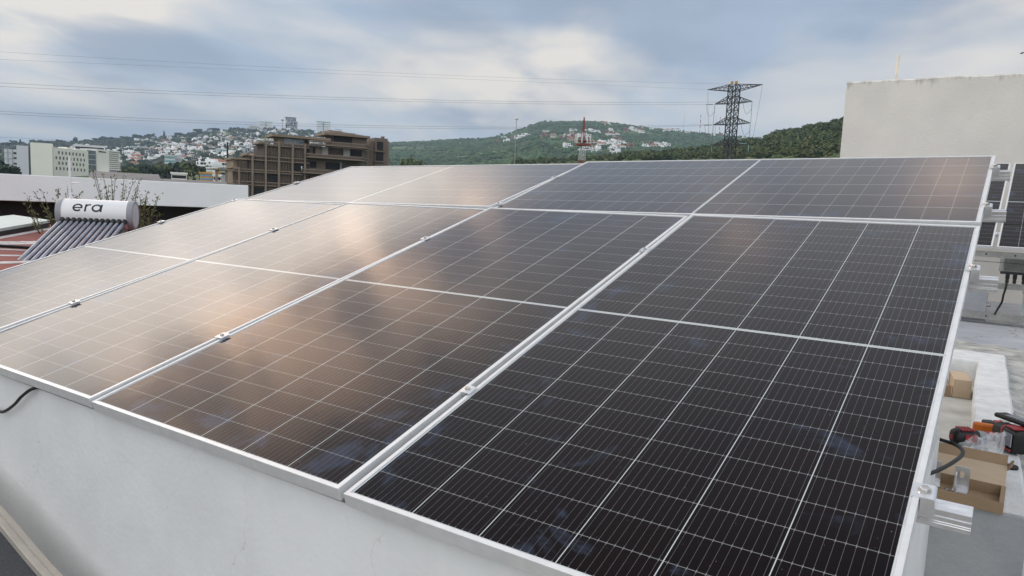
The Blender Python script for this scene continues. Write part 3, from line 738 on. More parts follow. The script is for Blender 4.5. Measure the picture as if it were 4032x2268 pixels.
# cordless tools: built along local x (grip axis etc.), lying on the kerb
def ringed(path, n=14, M=None, mb=None, expo=3.2):
    """loft of superellipse sections: (x, y, z, half width, half height) along x"""
    vs = []; fs = []
    for (x, y, z, a, b) in path:
        for k in range(n):
            an = 2 * math.pi * k / n; c, s_ = math.cos(an), math.sin(an)
            vs.append((x, y + a * math.copysign(abs(c) ** (2 / expo), c), z + b * math.copysign(abs(s_) ** (2 / expo), s_)))
    for i in range(len(path) - 1):
        for k in range(n):
            fs.append((i * n + k, i * n + (k + 1) % n, (i + 1) * n + (k + 1) % n, (i + 1) * n + k))
    fs += [tuple(range(n))[::-1], tuple(range((len(path) - 1) * n, len(path) * n))]
    mb.add(vs, fs, M)
def tools():
    # driver lying on its side: motor head to the left, battery foot to the right
    M1 = frame_m(Vector((1.118, 3.00, -.352)), (.150, .085, .004)) @ Matrix.Diagonal((1.22, 1.22, 1.22, 1))
    t = thing('cordless_driver', 'black and red cordless driver lying on the kerb, motor end towards us at left', 'power tool', M1)
    mb = MB(); ringed([(-.006, 0, 0, .020, .020), (.0, 0, 0, .030, .031), (.012, 0, 0, .034, .036), (.055, 0, 0, .034, .036), (.075, 0, 0, .032, .034), (.092, 0, 0, .029, .030)], 20, None, mb, 2.4)
    mb.build('motor_housing', BLKT, t, True)
    mb = MB()
    for k in range(5): mb.box(.018 + k * .011, .024 + k * .011, -.030, .026, .033, .0375)
    mb.box(.030, .078, -.0365, -.030, -.012, .018); mb.box(-.0085, -.005, -.011, .011, -.008, .010)
    mb.build('red_trim', REDT, t)
    mb = MB(); ringed([(.093, 0, 0, .028, .029), (.12, 0, 0, .026, .026), (.14, 0, 0, .016, .016), (.155, 0, 0, .010, .010)], 18, None, mb, 2.2)
    mb.build('nose', GREYP, t, True)
    mb = MB(Matrix.Rotation(R(-18), 4, 'Z')); ringed([(.06, .02, .004, .020, .018), (.10, .035, .006, .018, .017), (.15, .055, .006, .018, .018)], 14, None, mb); mb.build('handle', REDT, t, True)
    # second tool with the big battery, at the right edge
    M2 = frame_m(Vector((1.305, 3.22, -.336)), (.105, -.19, 0.0)) @ Matrix.Diagonal((1.2, 1.2, 1.2, 1))
    t = thing('cordless_tool', 'black cordless tool with red band and large slide battery, at the edge of the picture', 'power tool', M2)
    mb = MB(); ringed([(0, 0, 0, .024, .030), (.01, 0, 0, .034, .042), (.06, 0, 0, .040, .050), (.13, 0, 0, .040, .052), (.165, 0, 0, .036, .046), (.17, 0, 0, .028, .036)], 16, None, mb, 4.0)
    mb.build('battery', BLKT, t, True)
    mb = MB(); ringed([(.078, 0, 0, .0415, .0520), (.090, 0, 0, .0415, .0525)], 16, None, mb, 4.0)
    mb.box(.100, .155, -.034, .034, .0495, .0545); mb.box(.10, .16, -.043, -.0395, -.040, -.030)
    mb.build('red_band', REDT, t)
    mb = MB(); mb.box(.102, .162, -.0435, -.0402, -.020, .032); mb.build('rating_label', GREYP, t)
    mb = MB(Matrix.Rotation(R(14), 4, 'Z')); mb.bevbox(-.03, .20, -.010, .052, .056, .074, .006); mb.build('blade_guard', BLKT, t)
    mb = MB(Matrix.Rotation(R(14), 4, 'Z'))
    for k in range(9): mb.box(.02 + k * .018, .030 + k * .018, -.002, .044, .0742, .0772)
    mb.build('vent_rib', GREYP, t)
    # third: red-black tool behind
    M3 = frame_m(Vector((1.235, 3.43, -.372)), (.14, .06, 0.0))
    t = thing('battery_pack', 'red and black battery pack with grey belt clip behind the orange case', 'battery', M3)
    mb = MB(); mb.bevbox(0, .052, -.03, .03, -.025, .030, .006); mb.build('black_end', BLKT, t)
    mb = MB(); mb.bevbox(.0525, .128, -.034, .034, -.027, .031, .007); mb.build('red_body', REDT, t)
    mb = MB(Matrix.Translation((.085, 0, .034)) @ Matrix.Rotation(R(-4), 4, 'Y')); mb.box(0, .10, -.022, .022, 0, .004); mb.box(.094, .10, -.022, .022, -.022, 0); mb.build('belt_clip', GREYM, t)
    # orange case
    M4 = frame_m(Vector((1.192, 3.30, -.352)), (.10, .02, -.004))
    t = thing('orange_case', 'small orange plastic case resting behind the cordless driver', 'case', M4)
    mb = MB(); mb.bevbox(0, .108, -.024, .024, -.040, .024, .009); mb.build('shell', ORNG, t)
    mb = MB(); mb.box(.1085, .116, -.012, .012, -.010, .014); mb.build('latch', BLKT, t)
    # plastic bag: crumpled film
    n, mm = 22, 14; vs = []; fs = []
    for i in range(n):
        for j in range(mm):
            a, b = i / (n - 1), j / (mm - 1)
            x = 1.145 + .185 * a + .012 * mnoise.noise(Vector((a * 7, b * 7, 1)))
            y = 2.93 + .20 * b * (.45 + .55 * a) + .015 * mnoise.noise(Vector((a * 8, b * 5, 5)))
            ridge = abs(mnoise.noise(Vector((a * 5 + b * 4, b * 3, 2)))) * .035 + abs(mnoise.noise(Vector((a * 11 - b * 7, b * 9, 8)))) * .016
            z = -.393 + math.sin(math.pi * min(1, b * 1.05)) * .050 * (.4 + .8 * a) + ridge * (1 if 0 < i < n - 1 else .3) + .05 * a * b
            vs.append((x, y, z))
    for i in range(n - 1):
        for j in range(mm - 1):
            fs.append((i * mm + j, (i + 1) * mm + j, (i + 1) * mm + j + 1, i * mm + j + 1))
    mb = MB(); mb.add(vs, fs)
    tag(mb.build('plastic_bag', BAG), 'crumpled clear plastic bag between the box lid and the tools', 'plastic bag')
    mb = MB(Matrix.Translation((1.362, 2.80, -.401))); mb.lathe([(.026, 0), (.028, .004), (.028, .012), (.026, .016), (.012, .016)], 24)
    tag(mb.build('round_tin_lid', BLKT, smooth=True), 'small black disc lying on the kerb beside the box tab', 'disc')
tools()

# ------------------------------------------------------------------ terrace lounger
def lounger():
    t = thing('sun_lounger', 'sun lounger with grey woven sling and beige frame on the terrace below the wall', 'sun lounger', Vector((-1.5, -.35, -.95)))
    prof = [(-2.45, -.335), (-2.1, -.39), (-1.8, -.448), (-1.618, -.488), (-1.49, -.523), (-1.374, -.556), (-1.249, -.586), (-1.1, -.612), (-.9, -.632), (-.5, -.64)]
    pts = smooth_pts([(x + 1.5, 0, z + .95) for x, z in prof], 5)
    for yy in (.25, -.35):
        mb = MB()
        sec = [(-.024, -.012), (-.024, .010), (-.020, .014), (-.004, .014), (-.0015, .010), (.0015, .010), (.004, .014), (.020, .014), (.024, .010), (.024, -.012)]
        vs = []; fs = []; n = len(sec)
        for i, p in enumerate(pts):
            d = (pts[min(i + 1, len(pts) - 1)] - pts[max(i - 1, 0)]).normalized(); up = Vector((0, 1, 0)).cross(d) * -1
            vs += [Vector((p.x, yy, p.z)) + Vector((0, 1, 0)) * s_[0] + up * s_[1] for s_ in sec]
        for i in range(len(pts) - 1):
            fs += [(i * n + k, (i + 1) * n + k, (i + 1) * n + (k + 1) % n, i * n + (k + 1) % n) for k in range(n)]
        fs += [tuple(range(n)), tuple(range((len(pts) - 1) * n, len(pts) * n))]
        mb.add(vs, fs); mb.build('side_rail', CHAIRF, t, True)
    vs = []; fs = []
    for p in pts:
        for k in range(7):
            q = k / 6; y = -.328 + q * .556
            vs.append((p.x, y, p.z - .010 - .03 * math.sin(math.pi * q)))
    for i in range(len(pts) - 1):
        fs += [(i * 7 + k, (i + 1) * 7 + k, (i + 1) * 7 + k + 1, i * 7 + k + 1) for k in range(6)]
    mb = MB(); mb.add(vs, fs); mb.build('sling', SLING, t, True)
    for x, z in ((-.85, .53), (.85, .30)):
        for y in (.25, -.35):
            mb = MB(); mb.tube([(x, y, z), (x + (.06 if x > 0 else -.06), y, 0)], .018, 8); mb.build('leg', CHAIRF, t, True)
lounger()

# ================================================================== second, smaller array near the tall wall
def rear_array():
    rot = R(-1.85); tilt = R(28.3)
    for k, (x0, lab) in enumerate(((1.102 - 1.134, 'rear tilted panel half hidden behind the array corner, seen beyond the rail ends'), (1.145, 'rear tilted panel cut by the picture edge, above the finned inverter'))):
        M4 = Matrix.Translation((x0, 8.90 - (x0 - 1.1) * math.tan(rot) * -1, .455)) @ Matrix.Rotation(rot, 4, 'Z') @ Matrix.Rotation(tilt, 4, 'X')
        t = thing('solar_module', lab, 'solar panel', M4, 'solar panels of the rear array')
        a, b = fr0.copy(), gl0.copy(); COL.objects.link(a); COL.objects.link(b); a.parent = t; b.parent = t
    Mg = Matrix.Translation((1.123, 8.90, .455)) @ Matrix.Rotation(rot, 4, 'Z') @ Matrix.Rotation(tilt, 4, 'X')
    for k, v in enumerate((.30, 1.80)):
        t = thing('mid_clamp', 'small clamp %s in the gap between the two rear panels' % ('low', 'high')[k], 'clamp', Mg @ Matrix.Translation((0, v, 0)), 'clamps of the rear array')
        a, b = cp.copy(), cb.copy(); COL.objects.link(a); COL.objects.link(b); a.parent = t; b.parent = t
    # steel frame: one welded thing
    t = thing('steel_frame', 'galvanised steel channel frame carrying the rear panels', 'frame', Vector((1.1, 9.0, -.45)))
    def part(name, x0, x1, y0, y1, z0, z1, holes=()):
        mb = MB(Matrix.Translation((-1.1, -9.0, .45)))
        mb.box(x0, x1, y0, y0 + .004, z0, z1); mb.box(x0, x1, y0 + .0041, y1, z1 - .004, z1); mb.box(x0, x1, y0 + .0041, y1, z0, z0 + .004)
        o = mb.build(name, GALV, t)
        for hx in holes:
            m2 = MB(Matrix.Translation((hx - 1.1, y0 - 9.0 - .001, (z0 + z1) / 2 + .45)) @ Matrix.Rotation(R(90), 4, 'X')); m2.lathe([(.010, -.0005), (.010, .0015)], 12); m2.build('hole_shade_disc', DARKO, o)  # dark disc on the channel face paints the shade of a hole
    part('top_channel', -.2, 3.4, 8.96, 9.02, .325, .392, (1.33, 1.05))
    part('middle_channel', 1.05, 3.4, 9.02, 9.07, -.035, .030)
    part('base_channel', -.2, 3.4, 8.93, 8.99, -.395, -.318, (1.12, 2.2))
    for px in (.45, 2.6):
        mb = MB(Matrix.Translation((-1.1, -9.0, .45))); mb.box(px, px + .05, 8.975, 9.015, -.45, .325); mb.build('post', GALV, t); mb = MB(Matrix.Translation((-1.1, -9.0, .45))); mb.box(px, px + .05, 10.72, 10.76, -.45, 1.38); mb.build('post', GALV, t)
    for px in (.45, 2.6):
        mb = MB(Matrix.Translation((-1.1, -9.0, .45))); mb.extrude([(-.02, 0), (-.02, -.04), (.02, -.04), (.02, 0)], (px + .025, 8.93, .43), (px + .025, 10.85, 1.465), (0, 0, 1)); mb.build('rafter', GALV, t)
    # inverter
    t = thing('inverter', 'finned grey inverter with black cable glands hanging under the rear panels', 'inverter', Vector((1.225, 8.90, .178)))
    mb = MB(); mb.box(0, .32, 0, .05, 0, .158); mb.build('case', GALV, t)
    mb = MB()
    for k in range(24): mb.box(.012 + k * .0125, .017 + k * .0125, -.024, -.0002, .012, .150)
    mb.build('fin', mat('inverter_fin', (.16, .155, .15), .5, .5), t)
    mb = MB(); mb.box(-.035, -.0005, -.004, .05, -.004, .168); mb.build('bracket', GALV, t)
    mb = MB(); mb.box(-.02, .32, -.02, .05, -.030, -.0005); mb.build('lower_cover', BLKT, t)
    for gx in (.055, .125, .21):
        mb = MB(Matrix.Translation((gx, .015, -.0305)) @ Matrix.Rotation(R(180), 4, 'X')); mb.lathe([(.021, 0), (.021, .05), (.016, .06), (.018, .07), (.018, .10), (.008, .105)], 14); mb.build('cable_gland', BLACK, t, True)
    cable('cable', [(1.28, 8.915, .045), (1.275, 8.92, -.02), (1.262, 8.93, -.10), (1.255, 8.935, -.18), (1.225, 8.94, -.26), (1.20, 8.93, -.33)], .011, 'black cable hanging down from the finned inverter')
    for k, (za, zb) in enumerate(((.285, .262), (.74, .715))):
        mb = MB(); mb.tube([(-.2, 8.86 if k == 0 else 9.40, za), (3.4, 8.85 if k == 0 else 9.38, zb)], .003, 6)
        tag(mb.build('thin_wire', BLACK), ('thin wire stretched in front of the finned inverter', 'thin wire stretched across the rear panels')[k], 'wire')
    t = thing('grey_cabinet', 'dark grey cabinet standing under the second rail end', 'cabinet', Vector((.72, 8.995, -.45)))
    mb = MB(); mb.bevbox(0, .392, 0, .2, 0, .52, .006); mb.build('case', GREYW, t)
    mb = MB(Matrix.Translation((.393, .02, .215)) @ Matrix.Rotation(R(90), 4, 'Y')); mb.lathe([(.020, 0), (.020, .03), (.014, .04)], 12); mb.build('conduit_fitting', GALV, t, True)
    t = thing('plastic_crate', 'pale plastic crate beyond the steel frame, by the picture edge', 'crate', Vector((1.46, 9.3, -.45)))
    mb = MB(); mb.box(0, .5, 0, .01, 0, .40); mb.box(0, .5, .33, .34, 0, .40); mb.box(0, .01, .0105, .3295, 0, .40); mb.box(.49, .5, .0105, .3295, 0, .40); mb.box(.0105, .4895, .0105, .3295, 0, .01); mb.build('body', GRSHEET, t)
    mb = MB(); mb.box(-.012, .512, -.012, -.0005, .36, .402); mb.box(-.012, -.0005, -.0005, .34, .36, .402); mb.build('rim', GRSHEET, t)
    t = thing('water_tank', 'black domed top of a water tank peeping over the array top edge', 'water tank', Vector((-4.05, 18.6, -.45)))
    mb = MB(); mb.lathe([(.5, 0), (.5, 1.55), (.47, 1.75), (.36, 1.93), (.22, 2.05), (.2, 2.11)], 28); mb.build('body', BLKT, t, True)
    mb = MB(Matrix.Translation((0, 0, 2.1105))); mb.lathe([(.23, 0), (.23, .05), (.12, .09)], 24); mb.build('lid', BLKT, t, True)
    mb = MB(); mb.box(-6.5, -1.2, 17.4, 21, -6, -.451); tag(mb.build('neighbouring_house', CREAM), 'house whose flat roof carries the black tank, hidden behind the array', 'house')
rear_array()
mb = MB()
bv = CAM + bear(-.47, 10.68) * 55
Mb = frame_m(bv, (.8, .4, .2))
mb.M = Mb
mb.lathe([(.001, -.07), (.022, -.04), (.028, 0), (.018, .05), (.003, .07)], 8)
mb.add([(0, -.02, .03), (.0, .02, -.03), (.09, .05, -.02), (.16, .0, -.01), (.09, -.02, .03)], [(0, 1, 2, 3, 4)])
mb.add([(0, -.02, .03), (.0, .02, -.03), (-.08, .07, -.02), (-.13, .05, -.01), (-.08, .02, .03)], [(0, 4, 3, 2, 1)])
tag(mb.build('bird', BLKT), 'small dark bird in flight above the tall weathered wall', 'bird')

# ================================================================== neighbour on the left
def leaf_cloud(name, blobs, n, size, matl, parent, seed, flat=0.0, shell=0.55):
    """many small leaf faces spread through the volume of ellipsoid clumps"""
    g = np.random.default_rng(seed)
    wts = np.array([b[3] * b[4] * b[5] for b in blobs]) ** .7; wts /= wts.sum()
    idx = g.choice(len(blobs), n, p=wts); B_ = np.array(blobs)
    d = g.normal(size=(n, 3)); d /= np.linalg.norm(d, axis=1)[:, None]
    rad = shell + (1.05 - shell) * g.random(n) ** .6
    P = B_[idx, :3] + d * B_[idx, 3:6] * rad[:, None]
    nr = d + g.normal(size=(n, 3)) * .75; nr[:, 2] += .25; nr /= np.linalg.norm(nr, axis=1)[:, None]
    a = np.cross(nr, g.normal(size=(n, 3))); a /= np.linalg.norm(a, axis=1)[:, None]; b = np.cross(nr, a)
    s = size * (.6 + .8 * g.random(n))[:, None]
    V = np.stack([P - a * s - b * s * .55, P + a * s - b * s * .7, P + a * s * .8 + b * s * .7, P - a * s * .7 + b * s * .6], 1).reshape(-1, 3)
    F = np.arange(4 * n).reshape(n, 4)
    return bigmesh(name, V, F, matl, parent)

def neighbour():
    # long white fascia over a dark recess
    A_, B_ = Vector((-17.37, 6.12, 0)), Vector((-14.85, 10.69, 0))
    ex = (B_ - A_).normalized(); A2 = A_ - ex * 16
    Mx = frame_m(A2, ex); L = (B_ - A2).length
    t = thing('flat_roofed_building', 'long low building with broad white fascia over a dark wall, behind the water heater', 'building', Mx)
    mb = MB(); mb.bevbox(0, L, 0, 9, .25, .845, .012); mb.build('fascia', FASCIA, t)
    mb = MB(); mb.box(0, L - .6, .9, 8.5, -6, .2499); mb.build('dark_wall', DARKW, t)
    mb = MB(); 
    # gutter plants on the roof edge
    t2 = thing('potted_plant', 'yellow green plant showing over the white fascia below the office block', 'plant', Mx @ Vector((L - 9.1 + 3.2, 3, .846)))
    mb = MB(); mb.lathe([(.12, 0), (.16, .2), (.15, .2), (.11, .05)], 12); mb.build('pot', TERR, t2)
    leaf_cloud('foliage', [(0, 0, .33, .22, .22, .15), (.25, 0, .24, .2, .15, .08), (-.3, 0, .22, .2, .15, .06)], 90, .07, LEAFY, t2, 3)
    # red roof in front with white coping strips
    t = thing('red_roofed_house', 'neighbouring house with red flat roof crossed by worn white strips', 'house', Vector((-11, 3, -.42)))
    mb = MB(); mb.box(-7.5, 6.4, -6.5, 4.2, -5.6, -.22); mb.build('walls', CREAM, t)
    mb = MB(); mb.box(-7.6, 6.5, -6.6, 4.3, -.2195, 0); mb.build('roof', REDR, t)
    ax = Vector((.64, .77, 0)); ay = Vector((-.77, .64, 0))
    def strip(cx, cy, L_, w_, h_, ang, name='coping', matl=WORN):
        M4 = Matrix.Translation((cx, cy, 0)) @ Matrix.Rotation(R(ang), 4, 'Z')
        m2 = MB(M4); m2.bevbox(-L_ / 2, L_ / 2, -w_ / 2, w_ / 2, .0005, h_, .01); m2.build(name, matl, t)
    strip(-1.6, -.2, 4.6, .42, .10, 63)
    strip(-.15, -.75, 4.2, .10, .05, 66)
    strip(.85, -1.2, 3.6, .12, .05, 62)
    strip(1.75, -1.5, 4.0, .22, .14, 64)
    strip(-3.1, .9, 5.0, .35, .16, 70)
    m2 = MB(); m2.tube(smooth_pts([(-2.2, -3, .06), (-1.2, -1, .06), (-.6, .2, .05), (-.3, .9, .05)]), .035, 8); m2.build('pipe', BLACK, t, True)
    # pale green sheet
    R_, e1, F_ = Vector((-13.5, 5.4, -.04)), Vector((2.4, -1.8, -.02)).normalized(), Vector((-15.5, 5.6, -.03))
    mb = MB(); q = [R_, R_ + e1 * 4.2, F_ + e1 * 4.2, F_]
    mb.add([p + Vector((0, 0, dz_)) for dz_ in (0, .045) for p in q], [(0, 1, 2, 3), (7, 6, 5, 4)] + [(k, (k + 1) % 4, 4 + (k + 1) % 4, 4 + k) for k in range(4)])
    t3 = thing('skylight', 'pale green flat skylight sheet on a dark curb beside the heater tubes', 'skylight')
    s_ = mb.build('sheet', GRSHEET, t3)
    mb = MB(); c = (q[0] + q[1] + q[2] + q[3]) / 4
    q2 = [c + (p - c) * .985 for p in q]
    mb.add([Vector((p.x, p.y, p.z + dz_)) for dz_ in (-.085, -.0005) for p in q2], [(0, 1, 2, 3), (7, 6, 5, 4)] + [(k, (k + 1) % 4, 4 + (k + 1) % 4, 4 + k) for k in range(4)]); mb.build('curb', DARKW, t3)
    # the red roof rises towards the skylight
    s1 = Vector((.6, .8, 0)); O_ = R_ - e1 * 1.2 + Vector((0, 0, .42)) - Vector((-11, 3, 0))
    Lr, Wr, drop = 7.6, 1.9, .30
    zt_ = -.13 + .42 - O_.z + O_.z
    A0 = Vector((R_.x, R_.y, 0)) - e1 * 1.2 + Vector((11, -3, 0)); A0.z = .29
    vv = []
    for (f, g_, z_) in ((0, -2.2, .29), (Lr, -2.2, .29), (Lr, .0, .29), (0, .0, .29), (Lr, Wr, .004), (0, Wr, .004), (0, -2.2, .0005), (Lr, -2.2, .0005)):
        pt = A0 + e1 * f + s1 * g_; vv.append((pt.x, pt.y, z_))
    m2 = MB(); m2.add(vv, [(0, 1, 2, 3), (3, 2, 4, 5), (0, 3, 5, 6), (1, 7, 4, 2), (0, 6, 7, 1), (6, 5, 4, 7)]); m2.build('raised_roof', REDR, t)
    sl = math.atan2(.286, Wr)
    ed = Vector((e1.x, e1.y, 0)).normalized()
    Mr = frame_m(Vector((A0.x, A0.y, .29)), ed, Vector((s1.x * math.cos(sl), s1.y * math.cos(sl), -math.sin(sl))))
    g4 = random.Random(4)
    for (cx, cy, L_, w_, an) in ((3.6, .06, 7.0, .07, 0), (4.7, .36, 1.9, .20, -18), (5.6, .52, 2.0, .06, -38), (6.1, .76, 2.2, .06, -30), (6.5, 1.0, 2.2, .09, -20), (2.6, .9, 2.6, .10, 30), (5.2, .22, 1.6, .05, -16)):
        m2 = MB(Mr @ Matrix.Translation((cx, cy, 0)) @ Matrix.Rotation(R(an), 4, 'Z')); n_ = 24; vs = []; fs = []
        for i in range(n_ + 1):
            x_ = -L_ / 2 + L_ * i / n_
            for sg in (-1, 1):
                vs.append((x_, sg * w_ / 2 * (1 + .5 * mnoise.noise(Vector((x_ * 5 + cx, sg * 3, cy)))), .006)); vs.append((x_, sg * (w_ / 2 + .01), -.004))
        for i in range(n_):
            k = i * 4; fs += [(k, k + 4, k + 6, k + 2), (k + 1, k + 5, k + 4, k), (k + 2, k + 6, k + 7, k + 3)]
        m2.add(vs, fs); m2.build('coping', WORN, t)
    m2 = MB(Mr); m2.tube(smooth_pts([(6.4, .05, .03), (5.7, .34, .03), (5.35, .62, .03), (5.0, .98, .03)]), .022, 8); m2.build('pipe', BLACK, t, True)

    # solar water heater
    e = Vector((.74, .6726, 0)); p = Vector((.735, -.678, 0)); Z = Vector((0, 0, 1))
    c = Vector((-9.73, 4.36, .275)); rad, HL = .205, .465
    t = thing('solar_water_heater', 'white cylindrical solar water heater tank marked era, with twelve dark glass tubes', 'water heater', Vector((-9.4, 3.9, -.42)))
    off = Matrix.Translation((9.4, -3.9, .42))
    Mt = off @ frame_m(c, e, -p)        # x along the tank, y away, z up
    Mlx = Mt @ Matrix.Rotation(R(90), 4, 'Y')
    mb = MB(Mlx); mb.lathe([(rad, -HL), (rad, HL)], 48); tank = mb.build('tank', TANKW, t, True)
    for s_ in (-1, 1):
        mb = MB(Mlx)
        pr = [(rad + .004, HL - .03), (rad + .006, HL + .035), (rad - .004, HL + .050), (rad - .030, HL + .052), (rad - .036, HL + .046)]
        mb.lathe([(r_, z_ * s_) for r_, z_ in pr], 48); cap = mb.build('end_ring', GREYP, t, True)
        mb = MB(Mlx); mb.lathe([(rad - .0365, s_ * (HL + .040)), (rad - .0365, s_ * (HL + .048)), (rad - .05, s_ * (HL + .050)), (.01, s_ * (HL + .056))], 48); mb.build('end_disc', PALEP, cap, True)
    # lettering wrapped on the tank
    mb = MB(Mt)
    def ribbon(pts, wd):
        if len(pts) == 2: pts = [tuple(pts[0][k] + (pts[1][k] - pts[0][k]) * i / 12 for k in (0, 1)) for i in range(13)]
        q = [Vector((a * .80, b * .9)) for a, b in pts]; vs = []; fs = []
        for i, a in enumerate(q):
            d = (q[min(i + 1, len(q) - 1)] - q[max(i - 1, 0)]).normalized(); n = Vector((-d.y, d.x))
            for s_ in (-.5, .5):
                uu, vv = a + n * wd * s_
                uu += vv * .10
                an = R(26) + vv / rad
                vs.append((uu - .215, -math.cos(an) * (rad + .0016), math.sin(an) * (rad + .0016)))
        for i in range(len(q) - 1): fs.append((2 * i, 2 * i + 1, 2 * i + 3, 2 * i + 2))
        mb.add(vs, fs)
    arc = lambda cx, cy, rx, ry, a, b, n=30: [(cx + rx * math.cos(R(a + (b - a) * k / n)), cy + ry * math.sin(R(a + (b - a) * k / n))) for k in range(n + 1)]
    bw = .024
    ribbon(arc(0, 0, .068, .054, 0, 318), bw); ribbon([(-.06, -.004), (.078, -.004)], bw * .8)
    ribbon([(.132, -.064), (.132, .064)], bw); ribbon(arc(.192, .004, .060, .050, 180, 72, 14), bw)
    ribbon(arc(.315, 0, .068, .054, 0, 360), bw); ribbon([(.392, -.064), (.392, .064)], bw)
    mb.build('lettering', BLACK, tank)
    # tubes
    p3 = (p * 1.78 - Z * .54).normalized()
    for k in range(12):
        top = c + e * (-HL + .05 + k * .0755) + p * (rad * .86) - Z * (rad * .42)
        top = off @ top
        mb = MB(); mb.tube([top + p3 * .02, top + p3 * 1.72], .0265, 14); tb = mb.build('glass_tube', TUBE, t, True)
        mb = MB(); mb.tube([top - p3 * .02, top + p3 * .012, top + p3 * .014, top + p3 * .13], [.037, .037, .031, .031], 14); mb.build('upper_cuff', BLACK, tb, True)
        mb = MB(); mb.tube([top + p3 * 1.70, top + p3 * 1.79], .035, 12); mb.build('end_cup', BLACK, tb, True)
    # stand
    for s_ in (-.38, .38):
        a = off @ (c + e * s_)
        mb = MB(); mb.tube([a - Z * .2, a - Z * .2 + p * .30 - Z * .0, ], .012, 6)
        foot_b = Vector((a.x, a.y, 0)) - p * .10; foot_f = Vector((a.x, a.y, 0)) + p * 1.85
        mb.tube([a - Z * .20, foot_b], .018, 6); mb.tube([a - Z * .21 + p * .05, foot_f + Z * .12, foot_f], .016, 6); mb.tube([foot_b + Z * .06, a - Z * .34 + p * .5], .012, 6)
        mb.build('stand_leg', GALV, t)
    mb = MB(); b0 = off @ (c - e * .48 + p * 1.98 - Z * .62); mb.tube([b0, b0 + e * .96], .022, 6); mb.build('bottom_rail', GALV, t)
    mb = MB(); a = off @ (c - e * (HL - .10)) + Z * .2
    mb.tube([a, a + Z * .60], .017, 10); mb.tube([a + Z * .23, a + Z * .23 + e * .12], .012, 8); mb.build('vent_tube', TANKW, t, True)

    # straggling shrubs behind the heater
    def shrub(base, n, H, spread, seed, lab, matl=LEAFS, lsize=.022, lpn=42):
        g = random.Random(seed); t = thing('shrub', lab, 'shrub', base)
        mb = MB(); V = []; F = []
        for k in range(n):
            a = g.uniform(0, 2 * math.pi); s_ = spread * g.uniform(.3, 1); h = H * g.uniform(.55, 1)
            pts = [Vector((0, 0, 0)) + Vector((g.uniform(-.15, .15), g.uniform(-.15, .15), 0))]
            bend = g.uniform(.5, 1.2)
            for q in (.33, .66, 1): pts.append(pts[0] + Vector((math.cos(a) * s_ * q ** bend, math.sin(a) * s_ * q ** bend, h * q)))
            sp = smooth_pts(pts, 5); mb.tube(sp, [.010 * (1 - .75 * i / len(sp)) for i in range(len(sp))], 5)
            for j in range(lpn):
                f = g.uniform(.30, 1.0); pt = sp[min(int(f * len(sp)), len(sp) - 1)] + Vector((g.gauss(0, .02), g.gauss(0, .02), g.gauss(0, .02)))
                d = Vector((g.gauss(0, .6) + math.cos(a) * .4, g.gauss(0, .6) + math.sin(a) * .4, g.uniform(.2, 1.2))).normalized(); n_ = d.orthogonal().normalized(); n_.rotate(Matrix.Rotation(g.uniform(0, 6.28), 3, d))
                L_ = lsize * g.uniform(1.2, 2.6); W_ = lsize * .45
                b = len(V); V += [pt, pt + d * L_ * .5 + n_ * W_, pt + d * L_, pt + d * L_ * .5 - n_ * W_]; F.append((b, b + 1, b + 2, b + 3))
        mb.build('stems', BARK, t); bigmesh('foliage', np.array([tuple(v) for v in V]), np.array(F), matl, t)
    shrub(Vector((-11.2, 5.35, -.42)), 20, 1.38, .5, 1, 'tall straggling shrub rising behind the middle of the heater tank')
    shrub(Vector((-11.0, 5.6, -.42)), 24, 1.08, .50, 8, 'straggling shrub leaning out behind the open end of the heater tank')
    shrub(Vector((-12.1, 4.9, -.42)), 22, 1.05, .6, 5, 'wispy shrub beside the left end of the heater tank')
    def bush(c_, r_, seed, lab, matl, n=420):
        t = thing('bush', lab, 'bush', c_)
        g = random.Random(seed)
        bl = [(g.uniform(-.5, .5) * r_[0], g.uniform(-.5, .5) * r_[1], r_[2] * g.uniform(.35, .8), r_[0] * .55, r_[1] * .55, r_[2] * .42) for _ in range(7)]
        leaf_cloud('foliage', bl, n, .05, matl, t, seed)
        mb = MB(); mb.tube([(0, 0, 0), (0, 0, r_[2] * .6)], .02, 6); mb.build('stem', BARK, t)
    bush(Vector((-12.0, 5.2, -.42)), (.45, .45, .62), 11, 'yellow green bush between the skylight and the heater tank', LEAFY)
    bush(Vector((-14.9, 6.8, -.42)), (1.0, .8, .40), 12, 'low dark green bush along the dark wall behind the skylight', LEAF, 700)
    bush(Vector((-10.9, 7.4, -.42)), (.8, .6, .30), 13, 'dark green bush low down behind the end disc of the heater', LEAFD, 600)
    bush(Vector((-9.6, 8.3, -.42)), (.4, .3, .34), 14, 'small yellow tipped bush by the dark wall near the array edge', LEAFY, 200)
neighbour()

